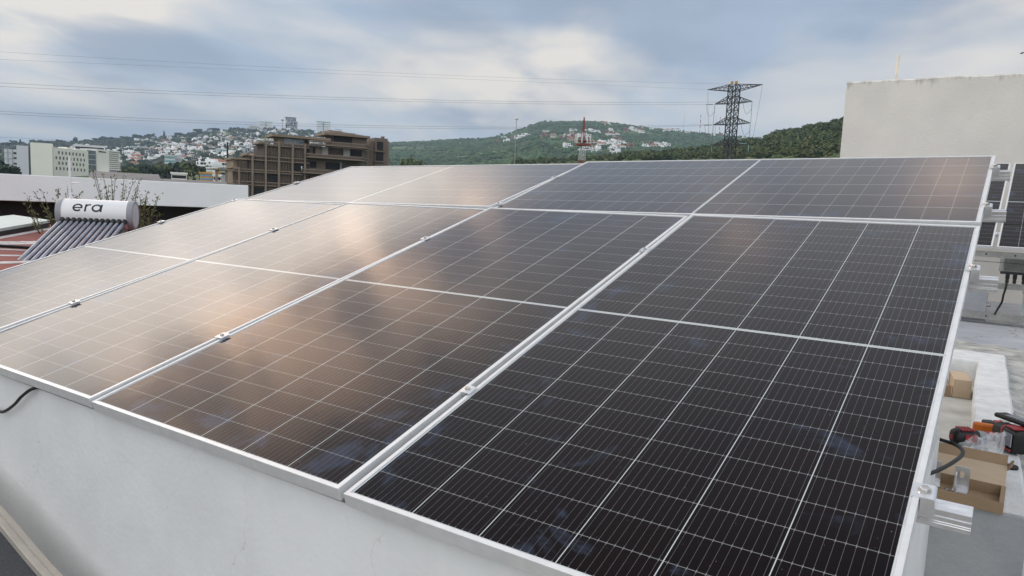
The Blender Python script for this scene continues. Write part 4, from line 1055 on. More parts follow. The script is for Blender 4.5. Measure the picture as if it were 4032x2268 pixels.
# ================================================================== hills
FAR = [(-180, 2.0), (-120, 1.6), (-90, 1.9), (-68.51, 2.1), (-66.4, 2.45), (-64.2, 2.7), (-61.8, 3.0), (-59.4, 3.35), (-56.9, 3.9), (-55.6, 4.2), (-53.2, 4.5), (-51.5, 4.58), (-47.3, 4.45), (-43.5, 4.05), (-39.9, 4.45), (-36.9, 4.75), (-34.2, 5.38), (-33.3, 5.8),
       (-32.1, 6.18), (-28.5, 6.37), (-24.9, 6.08), (-21.95, 5.93), (-19.1, 5.66), (-16.3, 5.44), (-13.5, 5.3), (-8, 5.0), (10, 4.2), (60, 3.0), (180, 2.0)]
NEAR = [(-180, -2), (-60, -2), (-46, .3), (-40, 1.9), (-34.5, 2.75), (-30.6, 3.15), (-26.8, 3.70), (-25.3, 4.05), (-22.4, 4.25), (-20.2, 4.5), (-17.5, 4.95), (-15.4, 5.1), (-14.8, 5.45), (-12.8, 5.70), (-11.5, 5.92), (-10.5, 6.05), (-6, 6.3), (8, 5.6), (30, 3), (80, 0), (180, -2)]
FA, FE = np.array(FAR).T; NA, NE = np.array(NEAR).T
RF, RN = 2350.0, 620.0
def sstep(x): x = np.clip(x, 0, 1); return x * x * (3 - 2 * x)
def smax(a, b, k): 
    h = np.clip(.5 + .5 * (a - b) / k, 0, 1); return b + (a - b) * h + k * h * (1 - h)
def terrain(az, r):
    az = np.asarray(az, float); r = np.asarray(r, float)
    hf = .7 + RF * np.tan(np.radians(np.interp(az, FA, FE))); hn = .7 + RN * np.tan(np.radians(np.interp(az, NA, NE)))
    t = np.clip((r - 60) / (RF - 60), 0, 1)
    zf = -6 + (hf + 6) * t ** 1.5
    zf = np.where(r > RF, hf - (r - RF) * .10, zf)
    zf = np.maximum(zf, -40)
    t2 = np.clip((r - 90) / (RN - 90), 0, 1)
    zn = np.where(r <= RN, -6 + (hn + 6) * (t2 ** 1.25), hn - (r - RN) * .16)
    z = np.where(np.interp(az, NA, NE) > -1.9, smax(zf, zn, 3.0), zf)
    x, y = r * np.sin(np.radians(az)), r * np.cos(np.radians(az))
    k = np.clip((r - 250) / 900, 0, 1) * np.clip(1.25 - r / RF, .08, 1)
    z = z + k * (9 * np.sin(x * .009 + 1.3) * np.cos(y * .011) + 5 * np.sin(x * .021 + y * .017) + 3 * np.sin(x * .05 - y * .043))
    return z
def ground():
    azs = np.concatenate([np.arange(-180, -76, 4), np.arange(-76, 6, .4), np.arange(6, 180, 4)])
    rs = np.concatenate([[0.01, 20, 40], np.geomspace(60, 700, 46), np.geomspace(730, 2700, 52), np.geomspace(2850, 9000, 12)])
    A2, R2 = np.meshgrid(azs, rs, indexing='ij')
    Zt = terrain(A2, R2)
    V = np.stack([CAM.x + R2 * np.sin(np.radians(A2)), CAM.y + R2 * np.cos(np.radians(A2)), Zt], -1).reshape(-1, 3)
    na, nr = A2.shape
    i, j = np.meshgrid(np.arange(na), np.arange(nr - 1), indexing='ij'); i2 = (i + 1) % na
    F = np.stack([i * nr + j, i * nr + j + 1, i2 * nr + j + 1, i2 * nr + j], -1).reshape(-1, 4)
    o = bigmesh('terrain', V, F, GROUND); o.data.polygons.foreach_set('use_smooth', [True] * len(o.data.polygons)); structure(o)
ground()
def ground_z(p):
    dx_, dy_ = p.x - CAM.x, p.y - CAM.y
    return float(terrain(math.degrees(math.atan2(dx_, dy_)), math.hypot(dx_, dy_)))
def slope_point(az, el, r0=300, r1=2400):
    """where the hillside rises through a given elevation angle, looking from the roof"""
    rs = np.geomspace(r0, r1, 400); e = np.degrees(np.arctan2(terrain(az, rs) - CAM.z, rs))
    k = np.argmax(e >= el)
    if e[k] < el: return None
    return far(az, rs[k], z=float(terrain(az, rs[k])))

G = np.random.default_rng(11)
def ico():
    t = (1 + 5 ** .5) / 2
    v = np.array([(-1, t, 0), (1, t, 0), (-1, -t, 0), (1, -t, 0), (0, -1, t), (0, 1, t), (0, -1, -t), (0, 1, -t), (t, 0, -1), (t, 0, 1), (-t, 0, -1), (-t, 0, 1)], float)
    f = np.array([(0, 11, 5), (0, 5, 1), (0, 1, 7), (0, 7, 10), (0, 10, 11), (1, 5, 9), (5, 11, 4), (11, 10, 2), (10, 7, 6), (7, 1, 8), (3, 9, 4), (3, 4, 2), (3, 2, 6), (3, 6, 8), (3, 8, 9), (4, 9, 5), (2, 4, 11), (6, 2, 10), (8, 6, 7), (9, 8, 1)])
    return v / np.linalg.norm(v[0]), f
IV, IF_ = ico()
def canopy(name, P, rad, matl, label, squash=.75):
    """far-off woodland: one lumpy low crown per tree, as one mass"""
    n = len(P); V = np.repeat(IV[None], n, 0) * (1 + .32 * G.normal(size=(n, 12, 1)))
    a = G.random(n) * 6.28; c, s = np.cos(a), np.sin(a)
    X = V[..., 0] * c[:, None] - V[..., 1] * s[:, None]; Y = V[..., 0] * s[:, None] + V[..., 1] * c[:, None]
    V = np.stack([X, Y, V[..., 2] * squash], -1) * rad[:, None, None] + P[:, None]
    F = (IF_[None] + (np.arange(n) * 12)[:, None, None]).reshape(-1, 3)
    o = bigmesh(name, V.reshape(-1, 3), F, matl); return tag(o, label, 'woodland', kind='stuff')
def scatter(n, az0, az1, r0, r1, pw=1.0):
    az = az0 + (az1 - az0) * G.random(n); r = r0 + (r1 - r0) * G.random(n) ** pw
    z = terrain(az, r); a = np.radians(az)
    return az, r, np.stack([CAM.x + r * np.sin(a), CAM.y + r * np.cos(a), z], -1)
az, r, P = scatter(24000, -47, -11, 900, 2420)
keep = (np.sin(P[:, 0] * .012 + 2) + np.sin(P[:, 1] * .016) + G.normal(size=len(P)) * .7 > -.75)
rad = 3.2 + 2.6 * G.random(len(P)); P[:, 2] += rad * .15
canopy('far_woodland', P[keep], rad[keep], LEAFF, 'green woodland covering the far hill')
az, r, P = scatter(9500, -69.5, -44, 520, 2400)
keep = (az < -59) & (r > 1500) | (G.random(len(az)) < .42)
rad = 2.6 + 3.2 * G.random(len(P)); P[:, 2] += rad * .5
canopy('hillside_trees', P[keep], rad[keep], LEAFC, 'dark trees between the houses on the city hillside', .95)

az, r, P = scatter(5200, -46, 12, 75, 640, .8)
rad = 1.6 + 2.0 * G.random(len(P)); P[:, 2] += rad * .3
canopy('valley_scrub', P, rad, LEAFN, 'low green scrub and trees filling the ground below the near hill', .9)
# ---- near green hill: crowns built leaf clump by leaf clump
def crown_mesh(seed, n=460, size=.50):
    g = np.random.default_rng(seed); bl = []
    for k in range(7):
        a, q = g.random() * 6.28, g.random() ** .5 * 2.4
        bl.append((q * math.cos(a), q * math.sin(a), 2.6 + g.random() * 2.0, 1.3 + g.random(), 1.3 + g.random(), 1.0 + g.random() * .8))
    o = leaf_cloud('crown', bl, n, size, LEAFN, None, seed, shell=.45); return o
variants = []
for k in range(6):
    t = thing('hill_tree', '', 'tree'); c_ = crown_mesh(100 + k); c_.parent = t
    mb = MB(); mb.tube([(0, 0, -1), (.1, 0, 1.4), (.0, .2, 3.2)], [.22, .18, .10], 6); mb.tube([(.1, 0, 1.4), (1.0, .3, 3)], [.12, .06], 5); mb.tube([(.1, 0, 1.6), (-.9, -.4, 3.1)], [.12, .06], 5)
    mb.build('trunk', BARK, t); variants.append(t)
az, r, P = scatter(3000, -37, -9.5, 330, 655, .75)
e = np.degrees(np.arctan2(P[:, 2] - CAM.z, r)); top = np.interp(az, [-46.4, -28.5, -10.5], [2.15, 3.35, 4.18])
vis = (e > top - .25)
az, r, P = az[vis], r[vis], P[vis]
order = np.argsort(r + G.normal(size=len(r)) * 60)
NT_ = 270
for q, i in enumerate(order[:NT_]):
    k = int(G.integers(6)); o = variants[k] if q < 0 else copy_tree(variants[k])
    sc = .75 + .75 * G.random()
    o.location = (P[i, 0], P[i, 1], P[i, 2] - .6); o.scale = (sc * (.9 + .3 * G.random()), sc, sc * (.75 + .35 * G.random())); o.rotation_euler.z = G.random() * 6.28
    tag(o, 'rounded leafy tree among many alike on the near green hill below the pylon', 'tree', 'trees covering the near green hill')
rest = order[NT_:]
Vs, Fs, off = [], [], 0
meshes = []
for t in variants:
    me = [c for c in t.children if c.name.startswith('crown')][0].data
    v = np.empty(len(me.vertices) * 3, np.float32); me.vertices.foreach_get('co', v); meshes.append(v.reshape(-1, 4, 3))
for i in rest:
    mv = meshes[int(G.integers(6))]; mv = mv[G.random(len(mv)) < .62]
    a = G.random() * 6.28; sc = .75 + .75 * G.random(); c, s = math.cos(a), math.sin(a)
    q = np.stack([mv[..., 0] * c - mv[..., 1] * s, mv[..., 0] * s + mv[..., 1] * c, mv[..., 2] * .9], -1) * sc + P[i] - np.array([0, 0, .6])
    Vs.append(q.reshape(-1, 3)); Fs.append(np.arange(len(mv) * 4).reshape(-1, 4) + off); off += len(mv) * 4
tag(bigmesh('near_hill_woodland', np.concatenate(Vs), np.concatenate(Fs), LEAFN), 'dense woodland filling in the near green hill', 'woodland', kind='stuff')
for t in variants:
    for c in list(t.children): bpy.data.objects.remove(c)
    bpy.data.objects.remove(t)

def big_tree(p, h, wd, seed, lab, matl=LEAFC, conifer=False, n=420, size=.55):
    g = random.Random(seed); t = thing('conifer' if conifer else 'broad_tree', lab, 'tree', p, 'trees standing in the city below the hill')
    mb = MB(); mb.tube([(0, 0, -1.5), (0, 0, h * .35), (.2, .1, h * .75)], [h * .03, h * .024, h * .008], 7)
    for k in range(4):
        a = g.uniform(0, 6.28); mb.tube([(0, 0, h * .3), (math.cos(a) * wd * .3, math.sin(a) * wd * .3, h * .6)], [h * .012, h * .005], 5)
    mb.build('trunk', BARK, t)
    if conifer: bl = [(g.uniform(-.1, .1), g.uniform(-.1, .1), h * (.15 + .8 * k / 8), wd * (.5 - .42 * k / 8), wd * (.5 - .42 * k / 8), h * .09) for k in range(9)]
    else: bl = [(g.uniform(-.38, .38) * wd, g.uniform(-.38, .38) * wd, h * g.uniform(.42, .86), wd * g.uniform(.18, .32), wd * g.uniform(.18, .32), h * g.uniform(.10, .2)) for _ in range(9)]
    leaf_cloud('crown', bl, n, size, matl, t, seed)
TR = [(-60.75, 370, 8.5, 9, 0), (-60.2, 360, 6.5, 8, 0), (-59.9, 375, 8, 10, 0), (-59.5, 380, 8.5, 9, 1), (-59.07, 300, 7.8, 2.2, 2), (-58.75, 330, 5.5, 7, 0), (-58.55, 390, 7, 7, 0), (-57.9, 395, 10, 9, 0), (-57.6, 380, 10, 8, 1), (-57.25, 385, 9, 8, 0),
      (-56.85, 390, 8.5, 9, 1), (-56.45, 395, 8.5, 9, 0), (-57.72, 270, 5.6, 1.6, 2), (-57.2, 275, 5.8, 1.5, 2), (-61.1, 365, 7.5, 9, 1), (-60.0, 270, 4.6, 1.5, 2), (-59.3, 285, 4.6, 5, 0), (-61.45, 380, 5.5, 7, 0), (-60.4, 330, 4.0, 7, 1), (-68.35, 250, 9.0, 6, 0), (-68.7, 255, 10, 6, 0), (-56.1, 420, 5, 6, 0)]
for k, (a, r_, h, wd, kind) in enumerate(TR):
    base = far(a, r_, z=0); base.z = ground_z(base)
    lab = ('dark broad crowned tree in the clump beside the slatted office wing', 'olive green broad tree in the city clump before the white houses', 'dark narrow cypress standing before the city clump')[kind]
    big_tree(base, h, wd, 300 + k, lab, (LEAFC, LEAF, LEAFC)[kind], kind == 2, 380 if kind < 2 else 260)
for k, (a, r_, h, wd) in enumerate(((-43.2 + 1.25, 300, 9, 7), (-41.3, 305, 8.5, 5))):
    base = far(a, r_, z=0); base.z = ground_z(base); tz = CAM.z + r_ * math.tan(R(3.02 if k == 0 else 2.95)); hh = max(4, tz - base.z)
    big_tree(base, hh, wd, 400 + k, 'lone olive tree rising just above the array edge before the far hill' if k == 0 else 'slimmer olive tree beside the lone one above the array edge', LEAF, False, 420)
# skyline trees on the left ridge
for k, a in enumerate((-68.3, -67.9, -67.65, -67.45, -66.6, -66.3, -65.6, -65.2, -64.5, -64.42, -64.33, -63.6, -63.2, -62.7, -62.1, -61.4, -60.7, -60.0, -59.1, -58.2, -57.0, -55.9)):
    r_ = 2280; base = far(a, r_, z=0); base.z = ground_z(base); con = a in (-67.45, -64.5, -64.42, -64.33, -59.1)
    h = rnd.uniform(9, 16) if not con else rnd.uniform(16, 22)
    big_tree(base, h, 24 if not con else 6, 500 + k, 'tall dark conifer on the left skyline above the office block' if con else 'dark rounded tree on the skyline of the city hill', LEAFC, con, 300, 1.5)

# ================================================================== houses on the hillsides
def house_variants():
    out = []
    specs = [  # boxes (x0,x1,y0,y1,z0,z1), wall, label stem
        ([(-7, 7, -4, 4, -3, 5.6), (-7, 0, -5, -4.001, -3, 2.8)], WHITEH, 'white', None),
        ([(-5, 5, -4, 4, -3, 6.4), (5.001, 9, -3, 4, -3, 3.3)], WHITEH, 'two-storey white', None),
        ([(-9, 3, -4, 4, -3, 3.4), (-3, 3, -3, 4, 3.401, 6.3)], WHITEH, 'stepped white', None),
        ([(-6, 6, -4, 4, -3, 5.0)], CREAMH, 'cream', TERR),
        ([(-8, 8, -4.5, 4.5, -3, 4.2)], WHITEH, 'white', TERR),
        ([(-6, 6, -4, 4, -3, 8.6), (-6.6, 6.6, -5, -4.001, 2.7, 3.2), (-6.6, 6.6, -5, -4.001, 5.6, 6.1)], GREYH, 'grey balconied', None),
        ([(-11, 11, -4, 4, -3, 6.0), (-4, 4, -3, 3, 6.001, 8.2)], WHITEH, 'long white', None),
        ([(-5, 5, -4, 4, -3, 6.0), (-5, -1, -4, 3, 6.001, 8.4)], BRICKH, 'bare brick', None),
    ]
    for boxes, matl, stem, roofm in specs:
        mb = MB()
        for b in boxes: mb.cur = 0; mb.box(*b)
        mb.cur = 1
        x0, x1, y0, y1, z0, z1 = boxes[0]
        z = .4
        while z + 1.6 < z1:
            x = x0 + .9
            while x + 1.4 < x1:
                if rnd.random() < .72:
                    ww = rnd.choice((1.1, 1.8, 2.6)); ww = min(ww, x1 - x - .3)
                    yy = min(b[2] for b in boxes if b[0] <= x <= b[1] and b[4] < z < b[5])
                    mb.box(x, x + ww, yy - .05, yy - .002, z + .2, z + 1.9)
                x += 2.9
            z += 2.9
        mb.cur = 2
        if roofm:
            h = 2.0
            mb.add([(x0 - .5, y0 - .5, z1 + .002), (x1 + .5, y0 - .5, z1 + .002), (x1 + .5, y1 + .5, z1 + .002), (x0 - .5, y1 + .5, z1 + .002), (x0 + 2.5, 0, z1 + h), (x1 - 2.5, 0, z1 + h)],
                   [(0, 1, 5, 4), (1, 2, 5), (2, 3, 4, 5), (3, 0, 4), (3, 2, 1, 0)])
        else:
            for b in boxes[:1] + boxes[1:2]:
                if b[5] - b[4] > 1: mb.box(b[0] + .3, b[0] + 1.6, (b[2] + b[3]) / 2 - .7, (b[2] + b[3]) / 2 + .7, b[5] + .002, b[5] + 1.3)
        o = mb.build('hillside_house', [matl, DARKO, roofm or matl])
        out.append((o, stem, bool(roofm)))
    return out
HV = house_variants(); used_h = set()
def put_house(p, k, ang, sc, where, grp):
    o0, stem, tiled = HV[k]
    o = o0.copy(); COL.objects.link(o)
    o.location = p; o.rotation_euler.z = ang; o.scale = (sc, sc, sc)
    lab = 'small %s house with a %s %s' % (stem, 'tiled roof' if tiled else 'flat roof', where)
    if stem == 'grey balconied': lab = 'small grey flat-roofed house with balconies %s' % where
    tag(o, lab, 'house', '%s houses %s' % (stem + (' tiled' if tiled else ''), grp))
# city hill: denser towards the foot
def ang_to_cam(p): return math.atan2(CAM.y - p.y, CAM.x - p.x) + math.pi / 2
cnt = 0
wv = [0, 0, 1, 1, 2, 2, 3, 4, 5, 6, 6, 0]
while cnt < 222:
    a = -64.6 + 18.2 * float(G.random()) ** .85; top_el = float(np.interp(a, FA, FE))
    el = 1.2 + (top_el - 1.2) * float(G.random())
    if a < -60.5 and el > 2.35: continue
    if mnoise.noise(Vector((a * .9, el * 2.6, 3))) < -.16 - .1 * (el < 2.6): continue
    p = slope_point(a, el, 420, 2330)
    if p is None: continue
    d = math.hypot(p.x - CAM.x, p.y - CAM.y)
    put_house(p + Vector((0, 0, 1.6)), wv[int(G.integers(len(wv)))], ang_to_cam(p) + G.normal() * .35, (.58 + .36 * G.random()) * (1.0 if d < 1300 else 1.1), 'on the city hillside at the left', 'on the city hillside')
    cnt += 1
CL = [(-34.98, -33.85, 4.55, 4.92, 3), (-33.79, -32.73, 4.82, 5.19, 2), (-32.06, -31.0, 4.89, 5.41, 3), (-30.78, -29.95, 4.79, 5.53, 3), (-29.87, -28.16, 4.77, 5.58, 8), (-28.32, -27.28, 5.33, 5.62, 3), (-27.76, -27.02, 6.05, 6.2, 3), (-27.29, -26.1, 5.29, 5.95, 4), (-25.6, -24.97, 5.7, 6.0, 2), (-26.64, -25.9, 4.65, 5.01, 2), (-28.78, -27.66, 4.06, 4.65, 6), (-27.66, -25.06, 3.98, 4.79, 12), (-30.35, -29.68, 4.07, 4.36, 1), (-35.72, -35.2, 4.28, 4.54, 1),
      (-25.61, -24.29, 5.66, 5.95, 4), (-25.03, -23.28, 5.85, 6.02, 3), (-22.75, -21.74, 5.72, 5.88, 3), (-21.24, -20.52, 5.68, 5.8, 2), (-19.52, -19.24, 5.58, 5.62, 1), (-18.96, -18.54, 5.52, 5.6, 1), (-16.99, -16.45, 5.36, 5.42, 1), (-26.84, -26.1, 5.34, 5.63, 2), (-23.92, -23.19, 4.55, 4.85, 3), (-26.78, -25.53, 4.1, 4.98, 6), (-22.82, -22.38, 4.58, 4.7, 1), (-24.72, -23.91, 4.53, 4.7, 2)]
wr = [0, 0, 1, 1, 2, 2, 6, 3, 7, 4]
for (a0_, a1_, e0, e1, n) in CL:
    for k in range(n):
        for tries in range(12):
            a = a0_ + (a1_ - a0_) * float(G.random()); el = e0 + (e1 - e0) * float(G.random())
            p = slope_point(a, el, 850, 2345)
            if p is not None: break
        if p is None: continue
        put_house(p + Vector((0, 0, 1.0)), 7 if (n == 1 and a < -35) else wr[int(G.integers(len(wr)))], ang_to_cam(p) + G.normal() * .4, .85 + .45 * G.random(), 'on the green hill behind the telecom mast', 'on the green hill')
# the rest of the town, too many and too small to tell apart
def town(n):
    V, F, MI = [], [], []; off = 0
    k = 0
    while k < n:
        a = -64.8 + 19.5 * float(G.random()) ** .9; top_el = float(np.interp(a, FA, FE)); el = 1.9 + (top_el - 1.9) * float(G.random())
        if a < -60.8 and el > 2.45: continue
        if mnoise.noise(Vector((a * 1.1 + 4, el * 3.0, 6))) < -.10: continue
        p = slope_point(a, el, 800, 2335)
        if p is None: continue
        k += 1
        w_, d_, h_ = 2.8 + 4.6 * G.random(), 4.0, 2.8 + 2.4 * G.random(); an = ang_to_cam(p) + G.normal() * .4; c_, s_ = math.cos(an), math.sin(an)
        def bx(x0, x1, y0, y1, z0, z1, mi):
            nonlocal off
            q = np.array([(x, y, z) for z in (z0, z1) for y in (y0, y1) for x in (x0, x1)])
            V.append(np.stack([q[:, 0] * c_ - q[:, 1] * s_ + p.x, q[:, 0] * s_ + q[:, 1] * c_ + p.y, q[:, 2] + p.z + 1.2], -1))
            F.append(np.array([(0, 2, 3, 1), (4, 5, 7, 6), (0, 1, 5, 4), (2, 6, 7, 3), (0, 4, 6, 2), (1, 3, 7, 5)]) + off); MI.append(np.full(6, mi)); off += 8
        wall = int(G.choice([0, 0, 0, 1, 2])); bx(-w_, w_, -d_, d_, -3, h_, wall)
        if G.random() < .5: bx(-w_ * .2, w_ * .6, -d_ + 1.2, d_, h_ + .01, h_ + 2.4, wall)
        if G.random() < .28: bx(-w_ - .3, w_ + .3, -d_ - .3, d_ + .3, h_ + .01, h_ + .6, 4)
        for x in np.arange(-w_ + .8, w_ - 1.6, 2.6):
            if G.random() < .75: bx(x, x + 1.5, -d_ - .06, -d_ - .005, h_ - 2.3, h_ - .8, 3)
            if h_ > 4.8 and G.random() < .6: bx(x, x + 1.5, -d_ - .06, -d_ - .005, h_ - 5.0, h_ - 3.6, 3)
    o = bigmesh('town_houses', np.concatenate(V), np.concatenate(F), [WHITEH, CREAMH, GREYH, DARKO, TERR], mi=np.concatenate(MI))
    tag(o, 'mass of small pale houses covering the upper city hillside', 'town', kind='stuff')
town(330)
for o, _, _ in HV: bpy.data.objects.remove(o)

# ---- larger blocks of the city, each by itself
def block(name, az0, az1, el0, el1, r_, build, lab, cat='building', depth=12):
    """a building whose front spans two bearings at distance r; local x along the front, y away, z up from its foot"""
    if r_ is None:
        sp = slope_point((az0 + az1) / 2, el0, 420, 2340); r_ = math.hypot(sp.x - CAM.x, sp.y - CAM.y)
    a, b = far(az0, r_, z=0), far(az1, r_, z=0)
    z0 = min(ground_z(a), ground_z(b)) - 1; zt = CAM.z + r_ * math.tan(R(el1)); zb = CAM.z + r_ * math.tan(R(el0))
    o = Vector((a.x, a.y, z0)); t = thing(name, lab, cat, frame_m(o, (b - a)))
    build(t, (b - a).length, zt - z0, zb - z0, depth)
    return t
def storeys(wallm, bandm, n, setback=.25, top=None):
    def f(t, L, H, zb, D):
        mb = MB(); mb.box(0, L, 0, D, 0, H); mb.build('wall', wallm, t)
        h = (H - max(zb, 0)) / n
        mb = MB()
        for k in range(n):
            z = max(zb, 0) + k * h
            mb.box(L * .04, L * .96, -.06, -.002, z + h * .30, z + h * .78)
        mb.build('window_band', bandm, t)
        mb = MB(); mb.box(-.3, L + .3, -.3, D + .3, H + .002, H + .5); mb.build('roof', wallm, t)
    return f
def tower_a(t, L, H, zb, D):
    mb = MB(); mb.box(0, L, 0, D, 0, H * .93); mb.build('wall', WHITEH, t)
    mb = MB(); n = 13
    for k in range(n):
        z = H - 46 + k * 3.3
        if z > 0: mb.box(.8, L * .46, -.08, -.002, z, z + 1.0); mb.box(L * .54, L - .8, -.08, -.002, z, z + 1.0)
    mb.build('window_band', GLASSB, t)
    mb = MB(); mb.box(L * .46 + .01, L * .54 - .01, -.25, -.003, 0, H * .93); mb.build('centre_strip', TEALG, t)
    mb = MB(); mb.box(.3, L - .3, .3, D - .3, H * .93 + .002, H - .002); mb.build('crown_glazing', TEALG, t)
    mb = MB(); mb.box(-.3, L + .3, -.3, D + .3, H, H + 1.2); mb.build('roof', WHITEH, t)
def tower_b(t, L, H, zb, D):
    n = 15; fl = H * .93 / 18
    mb = MB()
    for k in range(18): mb.box(0, L * .86, 0, D, k * fl, k * fl + .5)
    mb.build('floor_slab', GREYH, t)
    mb = MB()
    for k in range(6):
        x = L * .86 * k / 5; mb.box(x - .5 if k else 0, x + .5, .002, 1, .0, H * .93); mb.box(x - .5 if k else 0, x + .5, D - 1, D - .002, 0, H * .93)
    mb.build('column', GREYH, t)
    mb = MB(); mb.box(3, L * .7, 4, D - 4, 0, H * .93); mb.build('core', mat('grey_blue_core', (.30, .33, .38), .8), t)
    mb = MB()
    g = random.Random(3)
    for k in range(17):
        for j in range(7):
            if g.random() < .5: mb.box(j * L * .12 + .6, j * L * .12 + L * .09, .3, .6, k * fl + .502, k * fl + fl - .01)
    mb.build('infill', WHITEH, t)
    mb = MB(); mb.box(-2.5, L * .86 + 1, -2, D + 2, H * .965, H * .985); mb.box(2, L * .7, 3, D - 3, H * .93 + .002, H * .9649); mb.build('roof', GREYH, t)
    mb = MB(); mb.box(L * .86 + .01, L, 2, D - 2, 0, H * .72); mb.build('side_wing', GREYH, t)
block('tower_block', -52.84, -51.95, 4.5, 5.05, 2300, tower_a, 'white tower block with teal glazed top, leftmost on the hill crest', 'tower block', 25)
block('unfinished_tower', -51.04, -50.2, 4.5, 5.51, 2300, tower_b, 'grey unfinished tower with open floors and jutting roof on the hill crest', 'tower block', 25)
block('tower_block', -48.86, -47.85, 4.4, 5.34, 2300, tower_a, 'white tower block with teal top, standing alone right of the unfinished tower', 'tower block', 25)
block('apartment_block', -47.56, -47.0, 4.4, 4.86, 2250, storeys(WHITEH, GLASSB, 5), 'small white apartment block on the crest just right of the lone white tower')
block('apartment_block', -46.95, -46.0, 4.35, 4.66, 2250, storeys(WHITEH, GLASSB, 3), 'low wide white apartment block on the crest above the brown building roof')
block('apartment_block', -53.55, -52.9, 4.3, 4.66, 2250, storeys(CREAMH, GLASSB, 4), 'cream block at the foot of the leftmost crest tower')
block('teal_office', -59.08, -58.41, 1.45, 2.2, 430, storeys(LILAC, TEALG, 3), 'pale building with teal glass bands among the city trees', depth=10)
block('lilac_block', -58.40, -57.98, 1.42, 2.25, 432, storeys(LILAC, GREYH, 1), 'pale lilac slab beside the teal glass building')
block('striped_office', -55.77, -54.85, 2.3, 2.89, None, storeys(WHITEH, TEALG, 4), 'white office with four pale green window bands above the city')
block('striped_office', -54.84, -54.29, 2.3, 2.85, None, storeys(WHITEH, WHITEH, 1), 'plain white wing joined to the green banded office')
block('white_school', -54.72, -53.61, 2.89, 3.22, None, storeys(WHITEH, GLASSB, 2), 'long white building with a row of dark windows above the banded office')
block('white_house', -58.66, -57.68, .55, .99, 260, storeys(WHITEH, DARKO, 1), 'low white house with small dark windows behind the grey roof', 'house', 8)
block('orange_house', -56.84, -55.95, .6, 1.10, 255, storeys(YELLOWH, BLUEH, 2), 'orange house with a light blue band near the brown building', 'house', 8)
block('white_house', -55.94, -55.43, .6, .98, 250, storeys(WHITEH, DARKO, 1), 'plain white house end beside the orange house', 'house', 8)
block('orange_block', -55.78, -55.45, 1.0, 1.22, 300, storeys(YELLOWH, YELLOWH, 1), 'small orange block above the orange and blue house', 'house', 8)
def gable(t, L, H, zb, D):
    mb = MB(); mb.box(0, L, 0, D, 0, H * .8); mb.build('wall', WHITEH, t)
    mb = MB(); mb.add([(-.2, -.2, H * .8 + .002), (L + .2, -.2, H * .8 + .002), (L / 2, -.2, H), (-.2, D, H * .8 + .002), (L + .2, D, H * .8 + .002), (L / 2, D, H)], [(0, 1, 2), (3, 5, 4), (0, 2, 5, 3), (1, 4, 5, 2), (0, 3, 4, 1)]); mb.build('roof', WHITEH, t)
    mb = MB()
    for k in range(4): mb.box(L * (.1 + .21 * k), L * (.2 + .21 * k), -.06, -.002, H * .5, H * .68)
    mb.build('window', DARKO, t)
block('gabled_house', -55.97, -55.32, 1.55, 2.05, 420, gable, 'white gabled house left of the brown building, above the white boxes', 'house', 10)
block('boxy_house', -56.41, -56.05, 1.1, 1.52, 380, storeys(WHITEH, GREYH, 2), 'white boxy house below the gabled house, the lower of two', 'house', 9)
block('boxy_house', -56.04, -55.68, 1.1, 1.66, 378, storeys(WHITEH, WHITEH, 1), 'taller blank white boxy house below the gabled house', 'house', 9)
block('boxy_house', -55.5, -55.0, 1.05, 1.55, 360, storeys(GREYH, DARKO, 2), 'grey house with dark windows squeezed beside the brown building', 'house', 9)
for k, (a0_, a1_, e0, e1, r_, wm, lab) in enumerate(((-64.5, -62.7, 1.6, 2.55, 900, WHITEH, 'white terrace showing over the office block roof'), (-61.7, -60.6, 2.0, 2.32, 820, WHITEH, 'long white block right of the slatted office wing'), (-60.3, -59.2, 2.15, 2.45, 860, WHITEH, 'white block above the first clump of city trees'),
     (-59.1, -57.6, 2.4, 2.66, 900, WHITEH, 'long low white block above the teal glass building'), (-57.5, -56.3, 2.42, 2.75, 880, CREAMH, 'cream terrace block above the second clump of trees'), (-61.2, -60.0, 2.45, 2.68, 1050, WHITEH, 'white two-storey terrace below the dark wooded ridge'), (-58.9, -57.8, 2.75, 2.98, 1100, WHITEH, 'small white terrace halfway up the city hill'), (-57.0, -56.0, 2.85, 3.12, 1150, CREAMH, 'cream terrace halfway up the city hill'))):
    block('terrace_block', a0_, a1_, e0, e1, None, storeys(wm, GLASSB if k % 2 else DARKO, 2), lab)
def needle(name, az, e0, e1, r_, rad, lab, ball=0.0, matl=GALV, cat='mast', bands=None):
    b = far(az, r_, el=e0); top = far(az, r_, el=e1); z0 = ground_z(b)
    t = thing(name, lab, cat, Vector((b.x, b.y, z0)))
    if bands:
        n = 7
        for k in range(n):
            mb = MB(); H = top.z - z0; mb.tube([(0, 0, H * k / n), (0, 0, H * (k + 1) / n - .01)], rad, 5); mb.build('mast_section', (REDW, WHTW)[k % 2], t)
    else:
        mb = MB(); mb.tube([(0, 0, 0), (0, 0, top.z - z0)], [rad, rad * .6], 6); mb.build('pole', matl, t)
    if ball:
        mb = MB(Matrix.Translation((0, 0, top.z - z0))); mb.lathe([(.1, -ball * .5), (ball * .8, -ball * .3), (ball, 0), (ball * .8, ball * .35), (.1, ball * .5)], 12); mb.build('head', GREYH if ball > 3 else PVC, t, True)
needle('water_tower', -51.26, 4.45, 5.25, 2200, 1.0, 'slim pole with a flared tank head left of the unfinished tower', 5.0, GREYH, 'water tower')
needle('lamp_pole', -33.96, 3.0, 6.36, 180, .13, 'tall thin pole with a pale round lamp, in front of the far hill', .42, GALV, 'lamp pole')
